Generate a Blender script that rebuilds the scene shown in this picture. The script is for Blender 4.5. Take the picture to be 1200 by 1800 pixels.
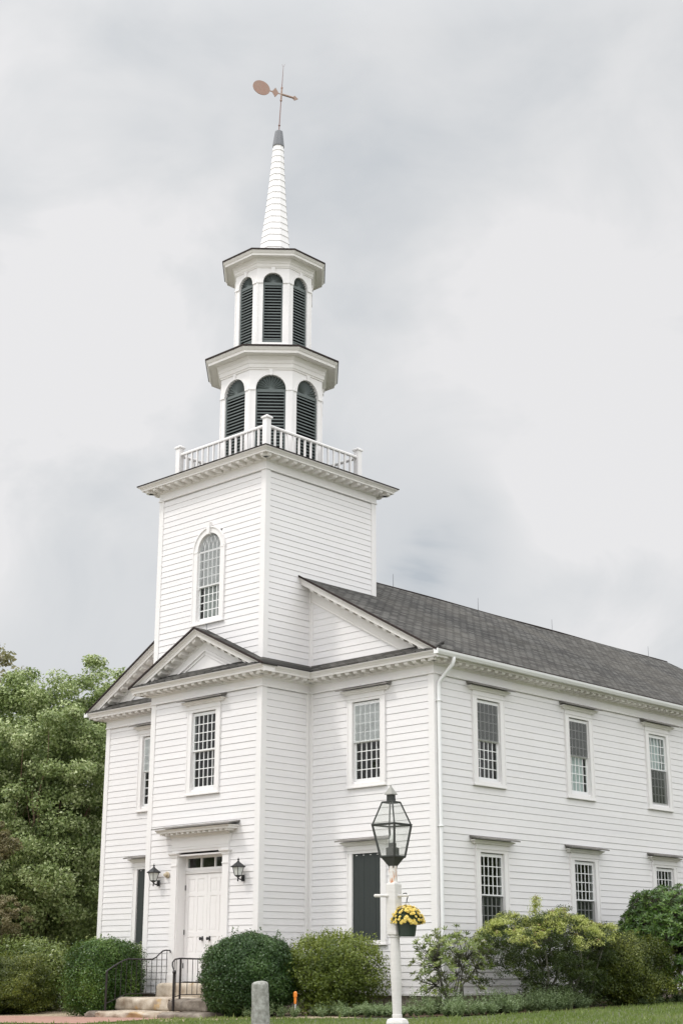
import bpy, math, random
import numpy as np
from mathutils import Vector, Matrix

# ------------------------------------------------------------------ scene, camera, sky, sun
scene = bpy.context.scene
for o in list(bpy.data.objects):
    bpy.data.objects.remove(o)
COL = scene.collection

cam_d = bpy.data.cameras.new('camera')
cam = bpy.data.objects.new('camera', cam_d)
COL.objects.link(cam)
RX = (0.7365910291354499, 0.6763336568298852, -0.002537801468577557)
UX = (0.1945931797461537, -0.20833370541040766, 0.9585043357159375)
FX = (-0.6477400328785151, 0.7065195339331282, 0.2850666553237251)
cam.matrix_world = Matrix(((RX[0], UX[0], -FX[0], 30.0357), (RX[1], UX[1], -FX[1], -27.9146),
                           (RX[2], UX[2], -FX[2], 1.2), (0, 0, 0, 1)))
cam_d.sensor_fit = 'VERTICAL'
cam_d.sensor_height = 36.0
cam_d.sensor_width = 24.0
cam_d.lens = 36.0 * 2570.788 / 1800.0
cam_d.shift_x = -(649.85 - 600) / 1800.0
cam_d.shift_y = (935.5 - 900) / 1800.0
cam_d.clip_start = 0.2
cam_d.clip_end = 3000
scene.camera = cam
scene.render.resolution_x, scene.render.resolution_y = 682, 1024

scene.view_settings.view_transform = 'Standard'
scene.view_settings.look = 'None'
scene.view_settings.exposure = 0.0
scene.view_settings.gamma = 1.0

SUNV = Vector((-0.50, -0.90, 1.45)).normalized()       # direction towards the sun
SUN_EL = math.asin(SUNV.z)
SUN_AZ = math.atan2(SUNV.x, SUNV.y)

world = bpy.data.worlds.new('World')
scene.world = world
world.use_nodes = True
nt = world.node_tree
nt.nodes.clear()


class NT:
    """tiny node helper"""
    def __init__(s, tree):
        s.t = tree

    def n(s, kind, **kw):
        nd = s.t.nodes.new(kind)
        for k, v in kw.items():
            setattr(nd, k, v)
        return nd

    def l(s, a, b):
        s.t.links.new(a, b)

    def val(s, sock, v):
        if hasattr(v, 'is_output') or hasattr(v, 'links'):
            s.t.links.new(v, sock)
        else:
            sock.default_value = v

    def math(s, op, a, b=0.0, c=None, clamp=False):
        nd = s.n('ShaderNodeMath', operation=op, use_clamp=clamp)
        s.val(nd.inputs[0], a)
        s.val(nd.inputs[1], b)
        if c is not None:
            s.val(nd.inputs[2], c)
        return nd.outputs[0]

    def mix(s, f, a, b, blend='MIX'):
        nd = s.n('ShaderNodeMix', data_type='RGBA', blend_type=blend)
        s.val(nd.inputs[0], f)
        for k, v in ((6, a), (7, b)):
            if isinstance(v, (tuple, list)):
                v = tuple(v) + (1,) if len(v) == 3 else v
            s.val(nd.inputs[k], v)
        return nd.outputs[2]

    def ramp(s, f, stops):
        nd = s.n('ShaderNodeValToRGB')
        cr = nd.color_ramp
        while len(cr.elements) < len(stops):
            cr.elements.new(0.5)
        for e, (p, c) in zip(cr.elements, stops):
            e.position = p
            e.color = tuple(c) + (1,) if len(c) == 3 else c
        s.val(nd.inputs[0], f)
        return nd.outputs[0]

    def noise(s, vec, scale, detail=4, rough=0.5, dist=0.0):
        nd = s.n('ShaderNodeTexNoise')
        if vec is not None:
            s.l(vec, nd.inputs['Vector'])
        nd.inputs['Scale'].default_value = scale
        nd.inputs['Detail'].default_value = detail
        nd.inputs['Roughness'].default_value = rough
        nd.inputs['Distortion'].default_value = dist
        return nd.outputs['Fac']

    def dot(s, vec, d):
        nd = s.n('ShaderNodeVectorMath', operation='DOT_PRODUCT')
        s.l(vec, nd.inputs[0])
        nd.inputs[1].default_value = d
        return nd.outputs['Value']

    def mapping(s, vec, scale=(1, 1, 1), loc=(0, 0, 0), rot=(0, 0, 0)):
        nd = s.n('ShaderNodeMapping')
        s.l(vec, nd.inputs[0])
        nd.inputs['Scale'].default_value = scale
        nd.inputs['Location'].default_value = loc
        nd.inputs['Rotation'].default_value = rot
        return nd.outputs[0]


w = NT(nt)
tc = w.n('ShaderNodeTexCoord')
dirv = tc.outputs['Generated']
sky = w.n('ShaderNodeTexSky', sky_type='NISHITA', sun_disc=False)
sky.sun_elevation = SUN_EL
sky.sun_rotation = SUN_AZ
sky.air_density = 1.0
sky.dust_density = 2.0
# cloud deck: soft large noise with some nearer billows, all in world directions
n1 = w.noise(w.mapping(dirv, scale=(1, 1, 1.35), loc=(0.35, 0.1, 0.2)), 2.3, 5, 0.5, 0.35)
n2 = w.noise(w.mapping(dirv, scale=(1, 1, 1.4), loc=(3.1, 1.7, 0.6)), 6.5, 6, 0.55, 0.5)
cl = w.math('ADD', w.math('MULTIPLY', w.math('SUBTRACT', n1, 0.5), 0.95), w.math('MULTIPLY', w.math('SUBTRACT', n2, 0.5), 0.70))
cl = w.math('ADD', cl, 0.55)


def blob(d, k, amp):
    """soft patch of cloud round direction d, edges broken by the noise"""
    d = Vector(d).normalized()
    v = w.dot(dirv, tuple(d))
    v = w.math('ADD', v, w.math('MULTIPLY', w.math('SUBTRACT', n1, 0.5), 0.10))
    v = w.math('ADD', v, w.math('MULTIPLY', w.math('SUBTRACT', n2, 0.5), 0.04))
    v = w.math('SUBTRACT', 1.0, v)
    v = w.math('MULTIPLY', v, k)
    v = w.math('POWER', 2.718, w.math('MULTIPLY', v, -1.0))
    return w.math('MULTIPLY', v, amp)


for args in (((-0.592, 0.743, 0.312), 60, -0.080),
             ((-0.634, 0.721, 0.280), 140, -0.043),
             ((-0.536, 0.773, 0.339), 100, 0.005),
             ((-0.546, 0.592, 0.593), 60, -0.081),
             ((-0.449, 0.680, 0.579), 140, -0.050),
             ((-0.637, 0.522, 0.567), 200, -0.037),
             ((-0.804, 0.547, 0.233), 150, -0.062),
             ((-0.766, 0.597, 0.239), 300, -0.031),
             ((-0.495, 0.822, 0.281), 160, 0.045),
             ((-0.421, 0.749, 0.512), 60, 0.050),
             ((-0.732, 0.477, 0.486), 90, 0.090),
             ((-0.798, 0.524, 0.298), 220, 0.081),
             ((-0.594, 0.632, 0.497), 120, 0.054),
             ((-0.569, 0.707, 0.420), 150, 0.045),
             ((-0.678, 0.687, 0.261), 300, -0.019),
             ((-0.459, 0.798, 0.391), 90, 0.030),
             ((-0.736, 0.550, 0.394), 200, 0.045)):
    cl = w.math('ADD', cl, blob(*args))
ccol = w.ramp(cl, [(0.16, (0.52, 0.56, 0.60)), (0.38, (0.665, 0.685, 0.705)), (0.54, (0.765, 0.772, 0.78)),
                   (0.70, (0.86, 0.852, 0.855))])
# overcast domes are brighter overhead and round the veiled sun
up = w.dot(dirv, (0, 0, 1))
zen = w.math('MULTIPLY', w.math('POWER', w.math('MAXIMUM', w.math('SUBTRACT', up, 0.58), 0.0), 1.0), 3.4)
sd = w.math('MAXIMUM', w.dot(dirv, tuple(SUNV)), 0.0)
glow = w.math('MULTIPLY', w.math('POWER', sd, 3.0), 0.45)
# extra brightness added to the unseen sky behind the viewer, lights the walls
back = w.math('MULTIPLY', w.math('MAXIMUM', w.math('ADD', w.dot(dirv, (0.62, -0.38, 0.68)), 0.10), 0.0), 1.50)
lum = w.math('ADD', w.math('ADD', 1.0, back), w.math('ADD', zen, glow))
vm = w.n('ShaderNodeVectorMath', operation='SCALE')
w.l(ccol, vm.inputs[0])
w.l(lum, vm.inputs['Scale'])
skyc = w.n('ShaderNodeVectorMath', operation='SCALE')
w.l(sky.outputs[0], skyc.inputs[0])
skyc.inputs['Scale'].default_value = 0.10
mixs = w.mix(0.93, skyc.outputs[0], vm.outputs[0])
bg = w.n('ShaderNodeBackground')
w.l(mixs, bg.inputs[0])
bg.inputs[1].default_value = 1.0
wo = w.n('ShaderNodeOutputWorld')
w.l(bg.outputs[0], wo.inputs[0])

sun_d = bpy.data.lights.new('sun', 'SUN')
sun_d.energy = 1.4
sun_d.angle = math.radians(7)
sun_d.color = (1.0, 0.955, 0.90)
sun = bpy.data.objects.new('sun', sun_d)
COL.objects.link(sun)
sun.rotation_euler = SUNV.to_track_quat('Z', 'Y').to_euler()

# ------------------------------------------------------------------ materials


def mat(name):
    m = bpy.data.materials.new(name)
    m.use_nodes = True
    t = m.node_tree
    t.nodes.clear()
    h = NT(t)
    out = h.n('ShaderNodeOutputMaterial')
    b = h.n('ShaderNodeBsdfPrincipled')
    h.l(b.outputs[0], out.inputs[0])
    return m, h, b, out


def bump(h, b, height, strength=0.3, dist=0.02):
    nd = h.n('ShaderNodeBump')
    nd.inputs['Strength'].default_value = strength
    nd.inputs['Distance'].default_value = dist
    h.l(height, nd.inputs['Height'])
    h.l(nd.outputs[0], b.inputs['Normal'])


def paint(name, col, rough=0.5, dirt=0.10, dirtcol=(0.55, 0.52, 0.44), bscale=30, bs=0.12, boards=False):
    m, h, b, _ = mat(name)
    g = h.n('ShaderNodeNewGeometry').outputs['Position']
    n = h.noise(g, 1.3, 5, 0.6)
    n2 = h.noise(h.mapping(g, scale=(1, 1, 7)), 3.5, 5, 0.65)
    f = h.math('MULTIPLY', h.math('MULTIPLY', n, n2), dirt * 4, clamp=True)
    c = h.mix(f, tuple(col), tuple(dirtcol))
    if boards:      # each length of board has weathered a little differently
        nb = h.noise(h.mapping(g, scale=(0.22, 0.22, 6.05)), 1.0, 2, 0.4)
        c = h.mix(h.ramp(nb, [(0.40, (0, 0, 0)), (0.66, (0.55, 0.55, 0.55))]), c, tuple(x * 0.90 for x in col))
    h.l(c, b.inputs['Base Color'])
    b.inputs['Roughness'].default_value = rough
    bump(h, b, h.noise(h.mapping(g, scale=(0.25, 0.25, 2.5)), bscale, 4, 0.6), bs, 0.01)
    return m


M = {}
M['white'] = paint('white_clapboard_paint', (0.81, 0.792, 0.80), 0.55, 0.12, boards=True)
M['trim'] = paint('white_trim_paint', (0.81, 0.79, 0.785), 0.5, 0.07)
M['cornice'] = paint('aged_cornice_paint', (0.81, 0.785, 0.77), 0.6, 0.16, (0.56, 0.52, 0.44))
M['sash'] = paint('sash_paint', (0.80, 0.80, 0.80), 0.45, 0.05)
M['green'] = paint('dark_green_louver_paint', (0.098, 0.118, 0.115), 0.55, 0.15, (0.16, 0.18, 0.17))
M['shutter'] = paint('charcoal_green_shutter_paint', (0.024, 0.031, 0.029), 0.6, 0.10, (0.045, 0.05, 0.05))
M['iron'] = paint('black_wrought_iron', (0.018, 0.016, 0.017), 0.45, 0.08, (0.06, 0.035, 0.03))
M['black'] = paint('black_lantern_metal', (0.014, 0.015, 0.016), 0.4, 0.05, (0.05, 0.05, 0.05))
M['flash'] = paint('weathered_hood_shingle', (0.10, 0.093, 0.09), 0.85, 0.5, (0.34, 0.32, 0.30), 40, 0.8)
M['drip'] = paint('dark_roof_edge', (0.026, 0.020, 0.020), 0.7, 0.2, (0.10, 0.08, 0.07))
M['zinc'] = paint('grey_metal_cap', (0.12, 0.125, 0.14), 0.5, 0.2, (0.30, 0.30, 0.30))
M['postw'] = paint('weathered_white_post_paint', (0.70, 0.685, 0.66), 0.65, 0.26, (0.47, 0.45, 0.41), 60, 0.35)
M['gutter'] = paint('white_aluminium_gutter', (0.82, 0.82, 0.82), 0.35, 0.05)
M['pot'] = paint('dark_green_plastic_pot', (0.022, 0.040, 0.026), 0.45, 0.05, (0.04, 0.05, 0.04))
M['copperdisc'] = paint('verdigris_gilt_vane', (0.30, 0.255, 0.20), 0.6, 0.40, (0.36, 0.15, 0.11))
M['copper'] = paint('aged_copper_rod', (0.16, 0.085, 0.075), 0.5, 0.3, (0.30, 0.16, 0.12))
M['lantgreen'] = paint('bronze_lantern_metal', (0.022, 0.024, 0.021), 0.5, 0.12, (0.09, 0.10, 0.085))
M['lantgrey'] = paint('grey_oxidised_lantern_cap', (0.24, 0.24, 0.22), 0.6, 0.3, (0.36, 0.35, 0.31))
M['candle'] = paint('ivory_candle_sleeve', (0.55, 0.52, 0.42), 0.5, 0.05)
M['shadew'] = paint('pale_curtain_and_reflection', (0.62, 0.68, 0.68), 0.8, 0.1, (0.4, 0.45, 0.45))  # curtain tint, also stands in for a whitish reflection on an upper sash
M['shadeg'] = paint('grey_window_screen', (0.17, 0.18, 0.165), 0.8, 0.2, (0.1, 0.11, 0.1))
M['shadet'] = paint('tower_sky_grey', (0.40, 0.40, 0.39), 0.8, 0.2, (0.25, 0.25, 0.25))
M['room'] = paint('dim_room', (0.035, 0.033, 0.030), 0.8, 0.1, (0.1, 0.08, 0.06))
M['beige'] = paint('tan_metal', (0.48, 0.40, 0.28), 0.5, 0.1)
M['orange'] = paint('orange_plastic', (0.75, 0.22, 0.02), 0.4, 0.03)
M['bark'] = paint('grey_brown_bark', (0.16, 0.12, 0.095), 0.9, 0.6, (0.05, 0.04, 0.03), 12, 0.6)
M['barkr'] = paint('peeling_russet_bark', (0.36, 0.25, 0.18), 0.9, 0.6, (0.14, 0.08, 0.06), 12, 0.6)
M['barkg'] = paint('grey_green_bark', (0.21, 0.20, 0.16), 0.9, 0.6, (0.07, 0.07, 0.05), 12, 0.6)
M['soil'] = paint('dark_potting_soil', (0.04, 0.03, 0.02), 0.9, 0.2)

for k_ in ('drip', 'flash'):
    for nd_ in M[k_].node_tree.nodes:
        if nd_.type == 'BSDF_PRINCIPLED':
            nd_.inputs['Specular IOR Level'].default_value = 0.12
            nd_.inputs['Roughness'].default_value = 1.0

# glass of the windows and lanterns
m = bpy.data.materials.new('window_glass')
m.use_nodes = True
m.node_tree.nodes.clear()
h = NT(m.node_tree)
out = h.n('ShaderNodeOutputMaterial')
gl = h.n('ShaderNodeBsdfGlossy')
gl.inputs['Roughness'].default_value = 0.015
g = h.n('ShaderNodeNewGeometry').outputs['Position']
bn = h.n('ShaderNodeBump')
bn.inputs['Strength'].default_value = 0.25
bn.inputs['Distance'].default_value = 0.02
h.l(h.noise(g, 3.2, 3, 0.5), bn.inputs['Height'])
h.l(bn.outputs[0], gl.inputs['Normal'])
tr = h.n('ShaderNodeBsdfTransparent')
tr.inputs[0].default_value = (0.80, 0.85, 0.83, 1)
gi = h.n('ShaderNodeNewGeometry')
dd = h.n('ShaderNodeVectorMath', operation='DOT_PRODUCT')
h.l(gi.outputs['Incoming'], dd.inputs[0])
h.l(gi.outputs['Normal'], dd.inputs[1])
cs = h.math('SUBTRACT', 1.0, h.math('ABSOLUTE', dd.outputs['Value']))
mx = h.n('ShaderNodeMixShader')
h.l(h.math('ADD', h.math('MULTIPLY', h.math('POWER', cs, 5.0), 0.9), 0.06), mx.inputs[0])
h.l(tr.outputs[0], mx.inputs[1])
h.l(gl.outputs[0], mx.inputs[2])
h.l(mx.outputs[0], out.inputs[0])
M['glass'] = m


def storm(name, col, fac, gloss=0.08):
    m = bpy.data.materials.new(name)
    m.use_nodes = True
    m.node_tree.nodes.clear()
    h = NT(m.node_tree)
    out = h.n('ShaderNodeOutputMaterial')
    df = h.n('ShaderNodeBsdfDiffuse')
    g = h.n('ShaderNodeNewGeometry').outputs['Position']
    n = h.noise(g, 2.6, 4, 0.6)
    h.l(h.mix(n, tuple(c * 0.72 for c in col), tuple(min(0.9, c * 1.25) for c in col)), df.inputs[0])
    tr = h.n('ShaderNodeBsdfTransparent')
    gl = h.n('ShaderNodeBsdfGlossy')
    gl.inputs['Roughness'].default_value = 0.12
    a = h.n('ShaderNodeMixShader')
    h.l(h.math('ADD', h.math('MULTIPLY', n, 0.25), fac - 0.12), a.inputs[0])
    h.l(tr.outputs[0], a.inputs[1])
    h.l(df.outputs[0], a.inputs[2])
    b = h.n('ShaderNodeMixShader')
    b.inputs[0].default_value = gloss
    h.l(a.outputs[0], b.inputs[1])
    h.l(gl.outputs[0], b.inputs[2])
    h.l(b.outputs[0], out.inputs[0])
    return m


M['stormt'] = storm('pale_reflection_tower_glass', (0.52, 0.53, 0.53), 0.26)  # pale reflections of the tower panes, put in as diffuse colour
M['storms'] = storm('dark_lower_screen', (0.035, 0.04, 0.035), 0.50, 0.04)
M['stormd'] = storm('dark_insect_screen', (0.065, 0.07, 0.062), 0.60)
M['storml'] = storm('pale_reflection_storm_glass', (0.60, 0.64, 0.63), 0.42)  # whitish reflections on the upper sashes, painted as a pale diffuse layer

m = bpy.data.materials.new('hazy_lantern_glass')
m.use_nodes = True
m.node_tree.nodes.clear()
h = NT(m.node_tree)
out = h.n('ShaderNodeOutputMaterial')
gl = h.n('ShaderNodeBsdfGlossy')
gl.inputs['Roughness'].default_value = 0.05
tr = h.n('ShaderNodeBsdfTransparent')
tr.inputs[0].default_value = (0.955, 0.965, 0.955, 1)
df = h.n('ShaderNodeBsdfDiffuse')
df.inputs[0].default_value = (0.5, 0.52, 0.48, 1)
mx0 = h.n('ShaderNodeMixShader')
mx0.inputs[0].default_value = 0.10
h.l(tr.outputs[0], mx0.inputs[1])
h.l(df.outputs[0], mx0.inputs[2])
mx = h.n('ShaderNodeMixShader')
mx.inputs[0].default_value = 0.05
h.l(mx0.outputs[0], mx.inputs[1])
h.l(gl.outputs[0], mx.inputs[2])
h.l(mx.outputs[0], out.inputs[0])
M['lglass'] = m

m, h, b, _ = mat('frosted_lantern_glass')
b.inputs['Base Color'].default_value = (0.62, 0.63, 0.60, 1)
b.inputs['Roughness'].default_value = 0.3
M['frost'] = m

# rusty streak on the lamp post neck
m, h, b, _ = mat('peeling_white_and_rust')
g = h.n('ShaderNodeTexCoord').outputs['Object']
n = h.noise(h.mapping(g, scale=(14, 14, 4)), 1.6, 5, 0.7)
c = h.ramp(n, [(0.50, (0.68, 0.66, 0.62)), (0.56, (0.55, 0.30, 0.17)), (0.64, (0.42, 0.17, 0.08))])
h.l(c, b.inputs['Base Color'])
b.inputs['Roughness'].default_value = 0.7
M['rust'] = m


def stone(name, c1, c2, c3, sc=2.5, rough=0.85, bs=0.6, dist=0.04, stain=None):
    m, h, b, _ = mat(name)
    g = h.n('ShaderNodeNewGeometry').outputs['Position']
    n = h.noise(g, sc, 8, 0.62)
    n2 = h.noise(g, sc * 14, 4, 0.7)
    c = h.ramp(n, [(0.35, c1), (0.52, c2), (0.68, c3)])
    c = h.mix(h.math('MULTIPLY', n2, 0.55), c, tuple(x * 0.6 for x in c1))
    if stain:
        n3 = h.noise(h.mapping(g, loc=(5, 2, 1)), 1.7, 5, 0.6)
        c = h.mix(h.ramp(n3, [(0.60, (0, 0, 0)), (0.66, (1, 1, 1))]), c, stain)
    h.l(c, b.inputs['Base Color'])
    b.inputs['Roughness'].default_value = rough
    bump(h, b, h.math('ADD', n, h.math('MULTIPLY', n2, 0.4)), bs, dist)
    return m


M['granite'] = stone('tan_granite', (0.30, 0.23, 0.165), (0.54, 0.47, 0.38), (0.68, 0.62, 0.53), 2.2, stain=(0.42, 0.29, 0.15))
M['granitedark'] = stone('grey_brown_granite', (0.11, 0.085, 0.065), (0.26, 0.22, 0.18), (0.42, 0.37, 0.31), 2.6)
M['bollard'] = stone('lichened_grey_granite', (0.24, 0.24, 0.21), (0.38, 0.38, 0.345), (0.54, 0.55, 0.51), 16, bs=0.7, dist=0.03, stain=(0.45, 0.46, 0.42))
M['bounce_ground'] = stone('pale_bounce_ground', (0.42, 0.40, 0.37), (0.52, 0.50, 0.465), (0.60, 0.58, 0.54), 6)
M['foundation'] = stone('foundation_stone', (0.20, 0.17, 0.14), (0.36, 0.31, 0.27), (0.5, 0.45, 0.40), 3)


def shingles(name, ax, dark=1.0):
    """asphalt shingle courses; ax = axis that runs along the courses"""
    m, h, b, _ = mat(name)
    co = h.n('ShaderNodeTexCoord').outputs['Object']
    sx = h.n('ShaderNodeSeparateXYZ')
    h.l(co, sx.inputs[0])
    cb = h.n('ShaderNodeCombineXYZ')
    h.l(sx.outputs[ax], cb.inputs[0])
    h.l(h.math('MULTIPLY', sx.outputs[2], 2.05), cb.inputs[1])
    v = cb.outputs[0]
    br = h.n('ShaderNodeTexBrick')
    h.l(v, br.inputs['Vector'])
    br.inputs['Scale'].default_value = 1.0
    br.inputs['Brick Width'].default_value = 0.33
    br.inputs['Row Height'].default_value = 0.155
    br.inputs['Mortar Size'].default_value = 0.020
    br.inputs['Mortar Smooth'].default_value = 0.3
    br.inputs['Bias'].default_value = -0.1
    br.inputs['Color1'].default_value = (0.50 * dark, 0.485 * dark, 0.455 * dark, 1)
    br.inputs['Color2'].default_value = (0.13 * dark, 0.124 * dark, 0.12 * dark, 1)
    br.inputs['Mortar'].default_value = (0.03 * dark, 0.042 * dark, 0.042 * dark, 1)
    n = h.noise(v, 1.0, 5, 0.6)
    n2 = h.noise(h.mapping(co, scale=(1, 1, 1.5)), 13, 3, 0.7)
    n3 = h.noise(h.mapping(v, scale=(1, 0.25, 1)), 0.42, 3, 0.6)
    c = h.mix(h.math('MULTIPLY', n2, 0.45), br.outputs['Color'], (0.20 * dark, 0.185 * dark, 0.175 * dark))
    c = h.mix(h.ramp(n3, [(0.42, (0, 0, 0)), (0.62, (0.30, 0.30, 0.30))]), c, (0.40 * dark, 0.37 * dark, 0.32 * dark))
    c = h.mix(h.ramp(n, [(0.35, (0.3, 0.3, 0.3)), (0.55, (0, 0, 0))]), c, (0.12 * dark, 0.11 * dark, 0.11 * dark))  # darker patches imitate soft shading of the uneven roof
    h.l(c, b.inputs['Base Color'])
    b.inputs['Roughness'].default_value = 1.0
    b.inputs['Specular IOR Level'].default_value = 0.12
    bump(h, b, h.math('SUBTRACT', h.math('MULTIPLY', n2, 0.4), br.outputs['Fac']), 0.9, 0.02)
    return m


M['roofy'] = shingles('grey_asphalt_shingle', 1, 0.33)
M['roofx'] = shingles('grey_asphalt_shingle_front', 0, 0.30)


def leafmat(name, cols, trans=0.25, rough=0.40):
    m = bpy.data.materials.new(name)
    m.use_nodes = True
    m.node_tree.nodes.clear()
    h = NT(m.node_tree)
    out = h.n('ShaderNodeOutputMaterial')
    at = h.n('ShaderNodeAttribute')
    at.attribute_name = 'tint'
    k = len(cols)
    c = h.ramp(at.outputs['Fac'], [(i / max(1, k - 1), cols[i]) for i in range(k)])
    b = h.n('ShaderNodeBsdfPrincipled')
    h.l(c, b.inputs['Base Color'])
    b.inputs['Roughness'].default_value = rough
    b.inputs['Specular IOR Level'].default_value = 0.4
    t = h.n('ShaderNodeBsdfTranslucent')
    tc2 = h.mix(0.5, c, (0.16, 0.20, 0.03), 'ADD')
    h.l(tc2, t.inputs[0])
    mx = h.n('ShaderNodeMixShader')
    mx.inputs[0].default_value = trans
    h.l(b.outputs[0], mx.inputs[1])
    h.l(t.outputs[0], mx.inputs[2])
    h.l(mx.outputs[0], out.inputs[0])
    return m


M['leaf_tree'] = leafmat('poplar_leaf', [(0.085, 0.13, 0.038), (0.225, 0.29, 0.1), (0.55, 0.6, 0.33)])
M['leaf_brown'] = leafmat('bronze_leaf', [(0.12, 0.11, 0.05), (0.2, 0.19, 0.09), (0.29, 0.25, 0.14)])
M['leaf_maple'] = leafmat('dull_red_maple_leaf', [(0.11, 0.115, 0.045), (0.19, 0.165, 0.08), (0.31, 0.25, 0.145)])
M['leaf_box'] = leafmat('boxwood_leaf', [(0.02, 0.055, 0.006), (0.044, 0.1, 0.012), (0.14, 0.22, 0.04)], 0.15, 0.35)
M['leaf_ball'] = leafmat('dark_boxwood_leaf', [(0.018, 0.046, 0.01), (0.036, 0.08, 0.018), (0.1, 0.17, 0.05)], 0.12, 0.35)
M['leaf_yew'] = leafmat('yew_leaf', [(0.026, 0.042, 0.006), (0.08, 0.105, 0.014), (0.24, 0.26, 0.05)], 0.25)
M['leaf_holly'] = leafmat('yellow_green_leaf', [(0.055, 0.085, 0.012), (0.125, 0.165, 0.024), (0.3, 0.34, 0.08)], 0.25)
M['leaf_rhodo'] = leafmat('rhododendron_leaf', [(0.055, 0.085, 0.018), (0.125, 0.17, 0.035), (0.3, 0.34, 0.11)], 0.2, 0.3)
M['leaf_rdark'] = leafmat('dark_rhododendron_leaf', [(0.024, 0.058, 0.01), (0.06, 0.125, 0.02), (0.17, 0.26, 0.055)], 0.15, 0.28)
M['leaf_pieris'] = leafmat('pieris_new_leaf', [(0.21, 0.26, 0.045), (0.42, 0.46, 0.12), (0.64, 0.64, 0.3)], 0.35)
M['leaf_pierisd'] = leafmat('pieris_old_leaf', [(0.014, 0.028, 0.006), (0.032, 0.055, 0.01), (0.09, 0.12, 0.022)], 0.2)
M['leaf_pierisb'] = leafmat('pieris_dried_panicle', [(0.22, 0.11, 0.05), (0.30, 0.18, 0.10), (0.36, 0.24, 0.15)], 0.2)
M['leaf_weed'] = leafmat('feathery_weed_leaf', [(0.09, 0.135, 0.055), (0.16, 0.22, 0.1), (0.32, 0.4, 0.22)], 0.3)
M['leaf_mum'] = leafmat('mum_leaf', [(0.025, 0.045, 0.020), (0.045, 0.075, 0.035)], 0.2)
M['petal'] = leafmat('yellow_petal', [(0.72, 0.5, 0.05), (0.86, 0.68, 0.16), (0.9, 0.8, 0.36)], 0.25, 0.6)
M['grassb'] = leafmat('grass_blade', [(0.09, 0.14, 0.028), (0.16, 0.22, 0.055), (0.29, 0.32, 0.13)], 0.3)
M['leaf_yel'] = leafmat('yellowed_leaf', [(0.45, 0.30, 0.04), (0.55, 0.25, 0.05)], 0.3)

# ground
m, h, b, _ = mat('lawn_ground')
g = h.n('ShaderNodeNewGeometry').outputs['Position']
n = h.noise(g, 0.5, 6, 0.6)
n2 = h.noise(g, 35, 4, 0.7)
c = h.ramp(n, [(0.35, (0.115, 0.125, 0.080)), (0.55, (0.155, 0.160, 0.110)), (0.7, (0.20, 0.195, 0.145))])
c = h.mix(h.math('MULTIPLY', n2, 0.6), c, (0.07, 0.085, 0.03))
h.l(c, b.inputs['Base Color'])
b.inputs['Roughness'].default_value = 0.95
bump(h, b, n2, 0.8, 0.05)
M['lawn'] = m
m, h, b, _ = mat('brown_mulch')
n = h.noise(g if False else h.n('ShaderNodeNewGeometry').outputs['Position'], 18, 6, 0.7)
c = h.ramp(n, [(0.35, (0.055, 0.035, 0.022)), (0.52, (0.15, 0.095, 0.06)), (0.68, (0.28, 0.20, 0.13))])
h.l(c, b.inputs['Base Color'])
b.inputs['Roughness'].default_value = 0.95
bump(h, b, n, 1.0, 0.05)
M['mulch'] = m
m, h, b, _ = mat('sandy_duff')
n = h.noise(h.n('ShaderNodeNewGeometry').outputs['Position'], 12, 6, 0.7)
c = h.ramp(n, [(0.35, (0.22, 0.17, 0.10)), (0.52, (0.36, 0.29, 0.20)), (0.68, (0.45, 0.38, 0.28))])
h.l(c, b.inputs['Base Color'])
b.inputs['Roughness'].default_value = 0.95
bump(h, b, n, 0.8, 0.03)
M['duff'] = m
m, h, b, _ = mat('brick_paving')
g = h.n('ShaderNodeTexCoord').outputs['Object']
br = h.n('ShaderNodeTexBrick')
h.l(g, br.inputs['Vector'])
br.inputs['Scale'].default_value = 1.0
br.inputs['Brick Width'].default_value = 0.21
br.inputs['Row Height'].default_value = 0.105
br.inputs['Mortar Size'].default_value = 0.006
br.inputs['Color1'].default_value = (0.36, 0.17, 0.13, 1)
br.inputs['Color2'].default_value = (0.27, 0.135, 0.11, 1)
br.inputs['Mortar'].default_value = (0.25, 0.20, 0.16, 1)
c = h.mix(h.math('MULTIPLY', h.noise(g, 3, 6, 0.65), 0.6), br.outputs[0], (0.40, 0.27, 0.21))
h.l(c, b.inputs['Base Color'])
b.inputs['Roughness'].default_value = 0.9
bump(h, b, h.math('SUBTRACT', 1.0, br.outputs['Fac']), 0.5, 0.01)
M['brick'] = m

# ------------------------------------------------------------------ mesh helpers


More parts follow.
